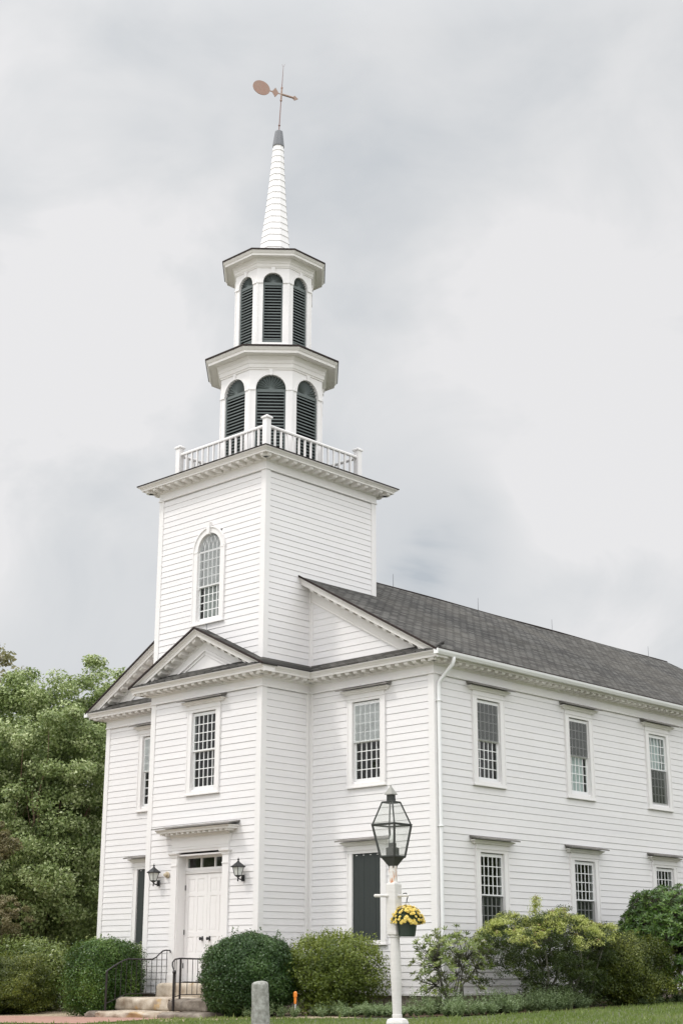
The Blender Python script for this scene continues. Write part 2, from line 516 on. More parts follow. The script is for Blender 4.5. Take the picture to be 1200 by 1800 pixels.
class MB:
    def __init__(s):
        s.v = []
        s.f = []

    def add(s, vs, fs, X=None):
        k = len(s.v)
        if X is not None:
            vs = [tuple(X @ Vector(p)) for p in vs]
        s.v += [tuple(p) for p in vs]
        s.f += [tuple(i + k for i in f) for f in fs]

    def box(s, a, b, X=None):
        x0, y0, z0 = a
        x1, y1, z1 = b
        if x0 > x1: x0, x1 = x1, x0
        if y0 > y1: y0, y1 = y1, y0
        if z0 > z1: z0, z1 = z1, z0
        s.add([(x0, y0, z0), (x1, y0, z0), (x1, y1, z0), (x0, y1, z0), (x0, y0, z1), (x1, y0, z1), (x1, y1, z1), (x0, y1, z1)],
              [(0, 3, 2, 1), (4, 5, 6, 7), (0, 1, 5, 4), (1, 2, 6, 5), (2, 3, 7, 6), (3, 0, 4, 7)], X)

    def prism(s, lo, hi, X=None):
        """lo, hi: matching rings of points; closes both ends"""
        n = len(lo)
        s.add(list(lo) + list(hi), [tuple(range(n))[::-1], tuple(range(n, 2 * n))] +
              [(i, (i + 1) % n, n + (i + 1) % n, n + i) for i in range(n)], X)

    def loft(s, rings, closed=True, caps=True, X=None):
        n = len(rings[0])
        vs = [p for r in rings for p in r]
        fs = []
        for k in range(len(rings) - 1):
            for i in range(n if closed else n - 1):
                j = (i + 1) % n
                fs.append((k * n + i, k * n + j, (k + 1) * n + j, (k + 1) * n + i))
        if caps and closed:
            fs.append(tuple(range(n))[::-1])
            fs.append(tuple(range((len(rings) - 1) * n, len(rings) * n)))
        s.add(vs, fs, X)

    def lathe(s, prof, n=12, c=(0, 0, 0), X=None, rot=0.0, sx=1, sy=1):
        rings = [[(c[0] + r * sx * math.cos(rot + 2 * math.pi * i / n), c[1] + r * sy * math.sin(rot + 2 * math.pi * i / n), c[2] + z)
                  for i in range(n)] for r, z in prof]
        s.loft(rings, X=X)

    def tube(s, pts, r, n=8, X=None):
        pts = [Vector(p) for p in pts]
        rs = r if isinstance(r, (list, tuple)) else [r] * len(pts)
        rings = []
        prev = None
        for i, p in enumerate(pts):
            if i == 0: d = pts[1] - p
            elif i == len(pts) - 1: d = p - pts[i - 1]
            else: d = (pts[i + 1] - p).normalized() + (p - pts[i - 1]).normalized()
            d.normalize()
            a = prev if prev is not None else (Vector((0, 0, 1)) if abs(d.z) < 0.9 else Vector((1, 0, 0)))
            u = (a - d * a.dot(d)).normalized()
            prev = u
            v = d.cross(u)
            rings.append([tuple(p + (u * math.cos(2 * math.pi * k / n) + v * math.sin(2 * math.pi * k / n)) * rs[i]) for k in range(n)])
        s.loft(rings, X=X)

    def sweep(s, path, prof, closed=False, X=None):
        """sweep an open/closed (t outward, z) profile along a plan path with mitred corners; outward = right of travel"""
        n = len(path)
        rings = []
        for i in range(n):
            p = Vector(path[i])
            def nrm(a, b):
                d = (Vector(b) - Vector(a)).normalized()
                return Vector((d.y, -d.x))
            if closed or 0 < i < n - 1:
                n0 = nrm(path[i - 1], path[i])
                n1 = nrm(path[i], path[(i + 1) % n])
                mv = (n0 + n1) / (1 + n0.dot(n1))
            elif i == 0:
                mv = nrm(path[0], path[1])
            else:
                mv = nrm(path[-2], path[-1])
            rings.append([(p.x + mv.x * t, p.y + mv.y * t, z) for t, z in prof])
        m = len(prof)
        if closed:
            rings.append(rings[0])
        fs = []
        for k in range(len(rings) - 1):
            for i in range(m):
                j = (i + 1) % m
                fs.append((k * m + i, (k + 1) * m + i, (k + 1) * m + j, k * m + j))
        if not closed:
            fs.append(tuple(range(m)))
            fs.append(tuple(range((len(rings) - 1) * m, len(rings) * m))[::-1])
        s.add([q for r in rings for q in r], fs, X)

    def mesh(s, name, material, smooth=False):
        me = bpy.data.meshes.new(name)
        me.from_pydata(s.v, [], s.f)
        me.materials.append(material)
        if smooth:
            me.polygons.foreach_set('use_smooth', [True] * len(me.polygons))
        me.update()
        return me

    def build(s, name, material, parent=None, smooth=False, loc=None, rotz=None):
        return link(name, s.mesh(name, material, smooth), parent, loc, rotz)


def link(name, me, parent=None, loc=None, rotz=None):
    o = bpy.data.objects.new(name, me)
    COL.objects.link(o)
    if parent: o.parent = parent
    if loc is not None: o.location = loc
    if rotz is not None: o.rotation_euler = (0, 0, rotz)
    return o


def tag(o, label=None, cat=None, group=None, kind=None):
    if label: o['label'] = label
    if cat: o['category'] = cat
    if group: o['group'] = group
    if kind: o['kind'] = kind
    return o


def thing(name, label, cat, loc=(0, 0, 0), rotz=0, group=None):
    o = link(name, None, None, loc, rotz)
    return tag(o, label, cat, group)


def copy_tree(o, parent=None, depth=0):
    c = o.copy()
    COL.objects.link(c)
    c.parent = parent
    for ch in list(o.children):
        copy_tree(ch, c, depth + 1)
    return c


def frame(x, y, ang):
    return Matrix.Translation((x, y, 0)) @ Matrix.Rotation(ang, 4, 'Z')


def gz(x, y):
    """ground height"""
    r = math.hypot(x - 5, y + 5)
    k = 1.0 / (1.0 + (max(0.0, r - 45) / 60.0) ** 2)
    return (0.08 + 0.012 * x + 0.018 * y) * k


# ------------------------------------------------------------------ ground, beds, path
S1 = 1.0
WN, WT, D, B, L = 6.6, 2.23, 1.79, 2.61, 21.8
# ground sheet reaching the horizon
xs = sorted(set([round(v, 2) for v in list(np.linspace(-60, 60, 61)) + [s * v for s in (-1, 1) for v in (80, 110, 160, 250, 400, 700, 1200)]]))
vs, fs = [], []
for j, y in enumerate(xs):
    for i, x in enumerate(xs):
        vs.append((x, y, gz(x, y)))
n = len(xs)
for j in range(n - 1):
    for i in range(n - 1):
        fs.append((j * n + i, j * n + i + 1, (j + 1) * n + i + 1, (j + 1) * n + i))
mb = MB(); mb.add(vs, fs)
tag(mb.build('lawn', M['lawn'], smooth=True), kind='structure')


def sheet(name, poly, dz, material, sub=1):
    mb = MB()
    mb.add([(x, y, gz(x, y) + dz) for x, y in poly], [tuple(range(len(poly)))])
    return tag(mb.build(name, material), kind='structure')


def strip(name, left, right, dz, material):
    mb = MB()
    k = len(left)
    vs = [(x, y, gz(x, y) + dz) for x, y in left] + [(x, y, gz(x, y) + dz) for x, y in right]
    mb.add(vs, [(i, i + 1, k + i + 1, k + i) for i in range(k - 1)])
    return tag(mb.build(name, material), kind='structure')


rng = random.Random(5)
# sandy strip in front of the church and hedges
lft = [(x, -5.2 + 0.25 * math.sin(x * 1.3) + (0.9 if x > 3.5 else 0) + max(0, (x - 3.5)) * 0.35) for x in np.linspace(-30, 6.5, 60)]
rgt = [(x, 1.0) for x in np.linspace(-30, 6.5, 60)]
strip('sandy_verge', lft, rgt, 0.010, M['duff'])
# mulch bed along front right and side
ys = np.linspace(0, 1, 50)
inner = [(4.6, -2.2), (5.6, -2.4), (6.6, -2.5), (7.9, -2.3), (8.8, -1.3), (9.2, 0.2), (9.35, 3), (9.5, 7), (9.7, 12), (9.8, 20), (9.8, 30)]
outer = [(4.6, 0.3), (5.6, 0.3), (6.3, 0.3), (6.3, 0.5), (6.3, 1), (6.3, 2), (6.3, 4), (6.3, 8), (6.3, 12), (6.3, 20), (6.3, 30)]
strip('mulch_bed', inner, outer, 0.018, M['mulch'])
# brick path
pl = [(x, -7.0 + 0.1 * math.sin(x)) for x in np.linspace(-34, 1.9, 40)]
pr_ = [(x, -4.05) for x in np.linspace(-34, 1.9, 40)]
strip('brick_path', pl, pr_, 0.026, M['brick'])

gl_ = [(x, -17.5 - 0.4 * math.sin(x * 0.2)) for x in np.linspace(-70, 90, 60)]
gr_ = [(x, -75.0) for x in np.linspace(-70, 90, 60)]
strip('unseen_bounce_ground', gr_, gl_, 0.02, M['bounce_ground'])  # unseen pale ground, added to bounce light up to the soffits

# ------------------------------------------------------------------ church
church = thing('church', 'white clapboard church with square bell tower, two-tier octagonal belfry and spire', 'church', (0, 0, 0))


def pitch(z):
    return 0.165 if z < 4.5 or z > 10.5 else 0.181


COURSES = [0.585]
while COURSES[-1] < 16:
    COURSES.append(COURSES[-1] + pitch(COURSES[-1]))


def siding(mb, X, lo, hi, z0, z1, holes=()):
    """lapped boards: lo(z), hi(z) limits in u; holes = (u0,u1,z0,z1)"""
    lo = lo if callable(lo) else (lambda z, a=lo: a)
    hi = hi if callable(hi) else (lambda z, a=hi: a)
    r = random.Random(int(z0 * 100 + z1 * 7))
    for a, b in zip(COURSES[:-1], COURSES[1:]):
        a, b = max(a, z0), min(b, z1)
        if b - a < 0.01: continue
        zc = (a + b) / 2
        la, ha, lb, hb = lo(a), hi(a), lo(b), hi(b)
        if ha - la < 0.02: continue
        if hb < lb: lb = hb = (lb + hb) / 2
        segs = [(la, ha, lb, hb)]
        for (h0, h1, g0, g1) in holes:
            if g0 < zc < g1:
                new = []
                for (p, q, pp, qq) in segs:
                    if h1 <= p or h0 >= q: new.append((p, q, pp, qq)); continue
                    if h0 > p: new.append((p, h0, pp, h0))
                    if h1 < q: new.append((h1, q, h1, qq))
                segs = new
        for (p, q, pp, qq) in segs:
            j = r.uniform(-0.002, 0.002)
            t0, t1 = 0.0145 + j, 0.003
            bb = b - 0.005       # the butt of the next board leaves a thin dark gap
            mb.add([(p, -t0, a), (q, -t0, a), (qq, -t1, bb), (pp, -t1, bb), (p, 0.03, a), (q, 0.03, a), (qq, 0.03, bb), (pp, 0.03, bb), (qq, 0.03, b), (pp, 0.03, b)],
                   [(0, 1, 2, 3), (4, 5, 1, 0), (3, 2, 6, 7), (7, 6, 8, 9)], X)


ZF, ZC = 8.30, 8.785      # frieze bottom, cornice top
ZTF, ZTC = 14.33, 14.79
F_front = frame(0, 0, 0)
F_porch = frame(0, -D, 0)
F_right = frame(WN, 0, math.pi / 2)
F_left = frame(-WN, L, -math.pi / 2)
F_back = frame(0, L, math.pi)
F_tr = frame(WT, 0, math.pi / 2)
F_tl = frame(-WT, 0, -math.pi / 2)
F_tb = frame(0, B, math.pi)
WX = 4.33
YS = [2.16, 6.26, 10.37, 14.48, 18.59]
HW = 0.55
up_hole = lambda u: (u - HW, u + HW, 5.88 - 0.12, 5.88 + 2.03)
lo_hole = lambda u: (u - HW, u + HW, 1.96 - 0.12, 1.96 + 2.03)

rz = lambda x: 12.76 - 0.561 * abs(x)        # nave roof line
mb = MB()
tym = lambda z: max(0.0, (12.25 - z) / 0.561)
siding(mb, F_front, -WN, -WT, 0.585, ZF, [up_hole(-WX), lo_hole(-WX)])
siding(mb, F_front, WT, WN, 0.585, ZF, [up_hole(WX), lo_hole(WX)])
siding(mb, F_front, lambda z: -tym(z), -WT, 8.9, 11.2)
siding(mb, F_front, WT, lambda z: tym(z), 8.9, 11.2)
siding(mb, F_right, 0, L, 0.585, ZF, [up_hole(y) for y in YS] + [lo_hole(y) for y in YS])
siding(mb, F_left, 0, L, 0.585, ZF)
siding(mb, F_back, -WN, WN, 0.585, ZF)
siding(mb, F_back, lambda z: -tym(z), lambda z: tym(z), ZF, 12.1)
mb.build('nave_wall', M['white'], church)
mb = MB()
siding(mb, F_porch, -WT, WT, 0.585, ZF, [(-1.0, 1.0, 0.5, 4.25), up_hole(0)])
siding(mb, F_tr, -D, 0, 0.585, ZF)
siding(mb, F_tl, 0, D, 0.585, ZF)
mb.build('porch_wall', M['white'], church)
mb = MB()
siding(mb, F_porch, -WT, WT, ZF, ZTF, [(-0.5, 0.5, 10.4, 12.95)])
siding(mb, F_tr, -D, B, ZF, ZTF)
siding(mb, F_tl, -B, D, ZF, ZTF)
siding(mb, F_tb, -WT, WT, ZF, ZTF)
mb.build('tower_wall', M['white'], church)

# foundation
mb = MB()
for (a, b) in (((-WN + 0.03, 0.03, -0.6), (WN - 0.03, L - 0.03, 0.58)), ((-WT + 0.03, -D + 0.03, -0.6), (WT - 0.03, 0.2, 0.577))):
    mb.box(a, b)
mb.build('foundation', M['foundation'], church)
# water table board
mb = MB()
mb.sweep([(-WN, L), (-WN, 0), (-WT, 0), (-WT, -D), (WT, -D), (WT, 0), (WN, 0), (WN, L)][::1],
         [(0.0, 0.535), (0.035, 0.535), (0.035, 0.590), (0.0, 0.595)])
mb.build('water_table', M['trim'], church)


def cornerboard(mb, x, y, sx, sy, z0, z1, w=0.155, t=0.034):
    """L shaped board on an outside corner; sx, sy = outward signs"""
    ox, oy = x + sx * t, y + sy * t
    mb.box((ox, oy, z0), (x - sx * w, y - sy * 0.0, z1))
    mb.box((ox - sx * 0.001, y - sy * 0.002, z0), (x + sx * 0.0, y - sy * w, z1))


def piece(name, fn, material='trim', parent=None):
    q_ = MB()
    fn(q_)
    return q_.build(name, M[material], parent or church)


for sx in (-1, 1):
    for args in ((WN, 0, sx, -1, 0.596, ZF, 0.155), (WN, L, sx, 1, 0.596, ZF, 0.155), (WT, -D, sx, -1, 0.596, ZF, 0.155),
                 (WT, -D, sx, -1, 8.95, ZTF, 0.15), (WT, B, sx, 1, 9.0, ZTF, 0.15)):
        piece('corner_board', lambda q_: cornerboard(q_, sx * args[0], args[1], args[2], args[3], args[4], args[5], args[6]))
    # inner corner boards
    def inner(q_):
        q_.box((sx * (WT + 0.001), -0.14, 0.76), (sx * (WT + 0.034), -0.034, ZF))
        q_.box((sx * (WT + 0.001), -0.036, 0.76), (sx * (WT + 0.13), -0.001, ZF))
    piece('corner_board', inner)
    def inner2(q_):
        q_.box((sx * (WT + 0.001), -0.07, 9.0), (sx * (WT + 0.034), -0.029, 11.2))
        q_.box((sx * (WT + 0.001), -0.030, 9.0), (sx * (WT + 0.10), -0.002, 11.2))
    piece('corner_board', inner2)

# cornice with frieze and modillions -------------------------------------------------
PATH = [(-WN, L), (-WN, 0), (-WT, 0), (-WT, -D), (WT, -D), (WT, 0), (WN, 0), (WN, L)]


def frieze_prof(zf, zs):
    return [(0.0, zf - 0.0), (0.062, zf), (0.066, zf + 0.015), (0.050, zf + 0.045), (0.042, zf + 0.05), (0.042, zs), (0.0, zs)]


def corn_prof(zs, zt, O=0.49):
    """bed mould, soffit, corona, crown"""
    h_ = zt - zs
    return [(0.0, zs), (0.045, zs), (0.075, zs + 0.022), (0.085, zs + 0.05), (0.095, zs + 0.052), (0.097, zs + h_ * 0.50),
            (O - 0.12, zs + h_ * 0.50), (O - 0.12, zs + h_ * 0.43), (O - 0.095, zs + h_ * 0.43), (O - 0.093, zs + h_ * 0.66),
            (O - 0.075, zs + h_ * 0.67), (O - 0.065, zs + h_ * 0.76), (O - 0.02, zs + h_ * 0.88), (O - 0.012, zs + h_ * 0.93),
            (O, zs + h_ * 0.94), (O, zt), (0.0, zt + 0.004)]


def modillions(mb, X, u0, u1, zs, zt, O=0.49, step=0.30, wd=0.135, t0=0.09, shear=0.0):
    n = max(1, round((u1 - u0) / step))
    zt2 = zs + (zt - zs) * 0.50
    for i in range(n + 1):
        u = u0 + (u1 - u0) * i / n
        hh = 0.088
        dz = shear * u
        a = wd / 2
        # scrolled block: deep at the back, rounded towards the front
        prof = [(t0, zt2 + 0.004), (t0, zt2 - hh), (O - 0.21, zt2 - hh), (O - 0.145, zt2 - hh * 0.85), (O - 0.128, zt2 - hh * 0.5), (O - 0.128, zt2 + 0.004)]
        mb.prism([(u - a, -t, z + dz - a * shear) for t, z in prof], [(u + a, -t, z + dz + a * shear) for t, z in prof], X)


mb = MB()
mb.sweep(PATH, frieze_prof(ZF, 8.52))
mb.build('frieze_board', M['trim'], church)
mb = MB()
mb.sweep(PATH, corn_prof(8.52, ZC))
for (X, a, b) in ((F_front, -WN - 0.25, -WT - 0.25), (F_front, WT + 0.25, WN + 0.25), (F_porch, -WT - 0.25, WT + 0.25),
                  (F_tr, -D - 0.25, -0.25), (F_tl, 0.25, D + 0.25), (F_right, -0.25, L + 0.1), (F_left, -0.1, L + 0.25)):
    modillions(mb, X, a, b, 8.52, ZC)
mb.build('cornice', M['cornice'], church)

# skirt roofs above the front cornices
mb = MB()
prof = [(0.50, 8.790), (0.50, 8.825), (0.03, 9.075), (0.03, 8.99)]
mb.sweep([(-WN - 0.4, 0), (-WT, 0), (-WT, -D), (WT, -D), (WT, 0), (WN + 0.4, 0)], prof)
mb.build('skirt_roof', M['roofx'], church)

# raked cornices
rp_top = [(0.0, -0.165), (0.37, -0.165), (0.37, -0.185), (0.395, -0.185), (0.397, -0.10), (0.415, -0.095), (0.425, -0.065), (0.47, -0.03), (0.49, -0.025), (0.49, 0.0), (0.0, 0.0)]
rp_bed = [(0.0, -0.29), (0.034, -0.29), (0.07, -0.27), (0.095, -0.24), (0.097, -0.166), (0.0, -0.166)]
rp_fr = [(0.0, -0.62), (0.040, -0.62), (0.046, -0.60), (0.046, -0.575), (0.034, -0.57), (0.034, -0.291), (0.0, -0.291)]


def rake(mb, Y, out, x0, x1, zl, prof):
    """raking cornice between x0 and x1 on the plane y=Y, out = -1 faces front"""
    mb.prism([(x0, Y + out * t, zl(x0) + z) for t, z in prof], [(x1, Y + out * t, zl(x1) + z) for t, z in prof])


def rake_blocks(mb, Y, sgn, xa, xb, zl, slope, step=0.30):
    n = round(abs(xb - xa) / step)
    for i in range(n + 1):
        x = xa + (xb - xa) * i / n
        a = 0.066
        pr = [(0.09, -0.161), (0.09, -0.262), (0.28, -0.262), (0.345, -0.245), (0.362, -0.20), (0.362, -0.161)]
        mb.prism([(x - a, Y - t, zl(x - a) + z) for t, z in pr], [(x + a, Y - t, zl(x + a) + z) for t, z in pr])


PZ = lambda x: 10.10 - 0.490 * abs(x)
RAKES = []
for (Y_, out_, zl, x0, xb, xf, x1, blk, slope) in ((0, -1, rz, 7.08, 6.60, 6.10, 2.2, (6.45, 2.6), 0.561), (L, 1, rz, 7.08, 6.50, 5.55, 0, None, 0.561),
                                            (-D, -1, PZ, 2.71, 2.12, 1.00, 0, (2.16, 0.17), 0.49)):
    for s in (-1, 1):
        mb = MB()
        rake(mb, Y_, out_, s * x0, s * x1, zl, rp_top)
        rake(mb, Y_, out_, s * xb, s * x1, zl, rp_bed)
        if xf > 1.5: rake(mb, Y_, out_, s * xf, s * x1, zl, rp_fr)
        if blk: rake_blocks(mb, Y_, s, s * blk[0], s * blk[1], zl, slope)
        mb.build('raking_cornice', M['cornice'], church)

mb = MB()
for s in (-1, 1):
    mb.prism([(s * WT, -0.001, 8.8), (s * 6.75, -0.001, 8.8), (s * WT, -0.001, rz(WT) - 0.2)], [(s * WT, 0.02, 8.8), (s * 6.75, 0.02, 8.8), (s * WT, 0.02, rz(WT) - 0.2)])
    mb.build('gable_backing', M['trim'], church)
    mb = MB()
# pediment panel over the door
mb = MB()
tri = lambda a, b: [(-a, 9.05), (a, 9.05), (0, b)]
mb.prism([(x, -D - 0.045, z) for x, z in tri(2.1, 9.98)], [(x, -D + 0.02, z) for x, z in tri(2.1, 9.98)])
for s in (-1, 1):
    for (c, th, tt) in ((0.52, 0.032, 0.095), (0.63, 0.016, 0.075)):
        zl = lambda x: 10.10 - 0.49 * abs(x) - c * 1.0
        xe = (10.10 - c - 9.03) / 0.49
        mb.prism([(s * xe, -D - tt, zl(xe) - th), (s * xe, -D - tt, zl(xe) + th), (s * xe, -D - 0.04, zl(xe) + th), (s * xe, -D - 0.04, zl(xe) - th)],
                 [(0, -D - tt, zl(0) - th), (0, -D - tt, zl(0) + th), (0, -D - 0.04, zl(0) + th), (0, -D - 0.04, zl(0) - th)])
mb.build('pediment_panel', M['trim'], church)

# roofs
def slab(mb, xa, xb, ya, yb, zl, nx, ny, wav=0.0, th=0.05, dz=0.008):
    r = np.random.RandomState(3)
    ph = r.rand(6) * 6.28
    def zz(x, y):
        d = math.sin(y * 0.55 + ph[0]) * 0.5 + math.sin(y * 0.93 + ph[1] + x * 0.2) * 0.35 + math.sin(x * 0.9 + y * 0.31 + ph[2]) * 0.4
        e = min(1, abs(x) / 2 + 0.45) * min(1, (7.4 - abs(x)) / 1.2)
        return zl(x) + dz + wav * d * e
    k = len([0])
    vs = []
    for j in range(ny + 1):
        y = ya + (yb - ya) * j / ny
        for i in range(nx + 1):
            x = xa + (xb - xa) * i / nx
            vs.append((x, y, zz(x, y) + th))
    top = len(vs)
    for j in range(ny + 1):
        y = ya + (yb - ya) * j / ny
        for i in range(nx + 1):
            x = xa + (xb - xa) * i / nx
            vs.append((x, y, zl(x) + dz - 0.002))
    fs = []
    w_ = nx + 1
    for j in range(ny):
        for i in range(nx):
            a = j * w_ + i
            fs.append((a, a + 1, a + w_ + 1, a + w_))
    for j in range(ny):
        for i in (0, nx):
            a = j * w_ + i
            fs.append((a, a + w_, a + w_ + top, a + top))
    for i in range(nx):
        for j in (0, ny):
            a = j * w_ + i
            fs.append((a, a + 1, a + 1 + top, a + top))
    mb.add(vs, fs)


mb = MB()
slab(mb, 7.13, 0.0, -0.515, L + 0.51, rz, 24, 60, 0.035)
slab(mb, -7.13, 0.0, -0.515, L + 0.51, rz, 24, 60, 0.03)
mb.build('roof', M['roofy'], church, smooth=False)
mb = MB()
for s in (-1, 1):
    mb.tube([(0, y, 12.81 + 0.01 * math.sin(y * 0.9 + 1)) for y in np.linspace(B, L + 0.5, 24)], 0.035, 5)
    break
mb.build('ridge_cap', M['drip'], church)
mb = MB()
slab(mb, 2.75, 0.0, -D - 0.515, -D + 0.05, PZ, 8, 2, 0.0, 0.045)
slab(mb, -2.75, 0.0, -D - 0.515, -D + 0.05, PZ, 8, 2, 0.0, 0.045)
mb.build('porch_roof', M['roofx'], church)
# dark drip edges
mb = MB()
for (xe, zl, Y) in ((7.14, rz, -0.52), (2.76, PZ, -D - 0.52)):
    for s in (-1, 1):
        for (x0, x1) in (((xe, 2.2) if xe > 5 else (xe, 0)),):
            mb.prism([(s * x0, Y, zl(x0) + 0.005), (s * x0, Y, zl(x0) + 0.064), (s * x0, Y + 0.03, zl(x0) + 0.066), (s * x0, Y + 0.03, zl(x0) + 0.004)],
                     [(s * x1, Y, zl(x1) + 0.005), (s * x1, Y, zl(x1) + 0.064), (s * x1, Y + 0.03, zl(x1) + 0.066), (s * x1, Y + 0.03, zl(x1) + 0.004)])
mb.build('drip_edge', M['drip'], church)
# tympanum rakes board on nave
mb = MB()
mb.box((7.035, -0.515, 8.800), (7.155, L + 0.51, 8.838))
mb.build('drip_edge', M['drip'], church)
# gutter and downspout
for s in (1, -1):
    mb = MB()
    x0 = s * 7.05
    g_ = [(x0, 8.68), (x0 + s * 0.085, 8.68), (x0 + s * 0.125, 8.745), (x0 + s * 0.135, 8.80), (x0 + s * 0.12, 8.80), (x0 + s * 0.11, 8.75), (x0 + s * 0.08, 8.70), (x0 + s * 0.012, 8.70), (x0 + s * 0.01, 8.795), (x0, 8.795)]
    mb.prism([(x, -0.50, z) for x, z in g_], [(x, L + 0.5, z) for x, z in g_])
    mb.box((x0 - s * 0.0, -0.512, 8.675), (x0 + s * 0.137, -0.498, 8.808))
    mb.build('gutter', M['gutter'], church)
mb = MB()
mb.tube([(7.10, 0.20, 8.70), (7.10, 0.20, 8.60), (7.07, 0.19, 8.50), (6.99, 0.175, 8.42), (6.78, 0.125, 8.18), (6.70, 0.105, 8.09), (6.685, 0.105, 8.0), (6.685, 0.10, 7.9),
         (6.685, 0.10, 0.55), (6.70, 0.10, 0.40), (6.82, 0.06, 0.28)], 0.052, 10)
for z in (7.6, 4.5, 1.6):
    mb.box((6.62, 0.035, z), (6.745, 0.165, z + 0.03))
mb.build('downspout', M['gutter'], church, smooth=True)
mb = MB()
mb.tube([(WT + 0.10, -0.10, 9.1), (WT + 0.14, -0.14, 8.8), (WT + 0.15, -0.15, 8.5), (WT + 0.06, -0.06, 8.2), (WT + 0.06, -0.06, 0.6)], 0.008, 5)
mb.build('lightning_cable', M['trim'], church)

# tower cornice ------------------------------------------------------------------
TP = [(-WT, B), (-WT, -D), (WT, -D), (WT, B)]
mb = MB()
mb.sweep(TP, frieze_prof(ZTF, 14.56), closed=True)
mb.build('frieze_board', M['trim'], church)
mb = MB()
mb.sweep(TP, corn_prof(14.56, ZTC, 0.515), closed=True)
for (X, a, b) in ((F_porch, -WT - 0.22, WT + 0.22), (F_tb, -WT - 0.22, WT + 0.22), (F_tr, -D - 0.22, B + 0.22), (F_tl, -B - 0.22, D + 0.22)):
    modillions(mb, X, a, b, 14.56, ZTC, 0.515, 0.33, 0.12)
mb.build('cornice', M['cornice'], church)
mb = MB()
mb.sweep(TP, [(0.0, 14.80), (0.53, 14.796), (0.53, 14.825), (0.0, 14.93)], closed=True)
mb.box((-WT, -D, 14.80), (WT, B, 14.93))
mb.build('deck_roof', M['drip'], church)

# balustrade ------------------------------------------------------------------------
CY = (B - D) / 2
bal = link('balustrade', None, church)
A = 1.87
pm = MB()
pm.box((-0.085, -0.085, 14.85), (0.085, 0.085, 16.02))
pm.lathe([(0.115, 15.99), (0.165, 16.01), (0.17, 16.05), (0.15, 16.065), (0.02, 16.13)], 4, rot=math.pi / 4)
pme = pm.mesh('post', M['trim'])
for sx, sy in ((-1, -1), (1, -1), (1, 1), (-1, 1)):
    link('post', pme, bal, (sx * A, CY + sy * A, 0))
bm_ = MB(); bm_.box((-0.024, -0.024, 14.99), (0.024, 0.024, 15.77))
bme = bm_.mesh('baluster', M['trim'])
rm = MB()
rm.prism([(-A + 0.08, t, z) for t, z in ((-0.04, 15.77), (0.04, 15.77), (0.05, 15.81), (0.02, 15.85), (-0.02, 15.85), (-0.05, 15.81))],
         [(A - 0.08, t, z) for t, z in ((-0.04, 15.77), (0.04, 15.77), (0.05, 15.81), (0.02, 15.85), (-0.02, 15.85), (-0.05, 15.81))])
rm.box((-A + 0.08, -0.03, 14.93), (A - 0.08, 0.03, 14.99))
rme = rm.mesh('rail', M['trim'])
for k in range(4):
    a = k * math.pi / 2
    ox, oy = A * math.sin(a), -A * math.cos(a)
    link('rail', rme, bal, (ox, CY + oy, 0), a)
    nb = 14
    for i in range(nb):
        u = -A + 0.085 + (2 * A - 0.17) * (i + 1) / (nb + 1)
        link('baluster', bme, bal, (ox + u * math.cos(a), CY + oy + u * math.sin(a), 0), a)

# belfry ---------------------------------------------------------------------------
OX, OY = 0.042, 0.455


def octring(R, z, c=(OX, OY)):
    return [(c[0] + R * math.cos(math.radians(22.5 + 45 * k)), c[1] + R * math.sin(math.radians(22.5 + 45 * k)), z) for k in range(8)]


def oct_sweep(mb, R, prof):
    """prof = (t, z) with t measured outward from the wall face, perpendicular"""
    k = 1 / math.cos(math.pi / 8)
    rings = [octring(R + t * k, z) for t, z in prof]
    rings.append(rings[0])
    mb.loft(rings, caps=False)


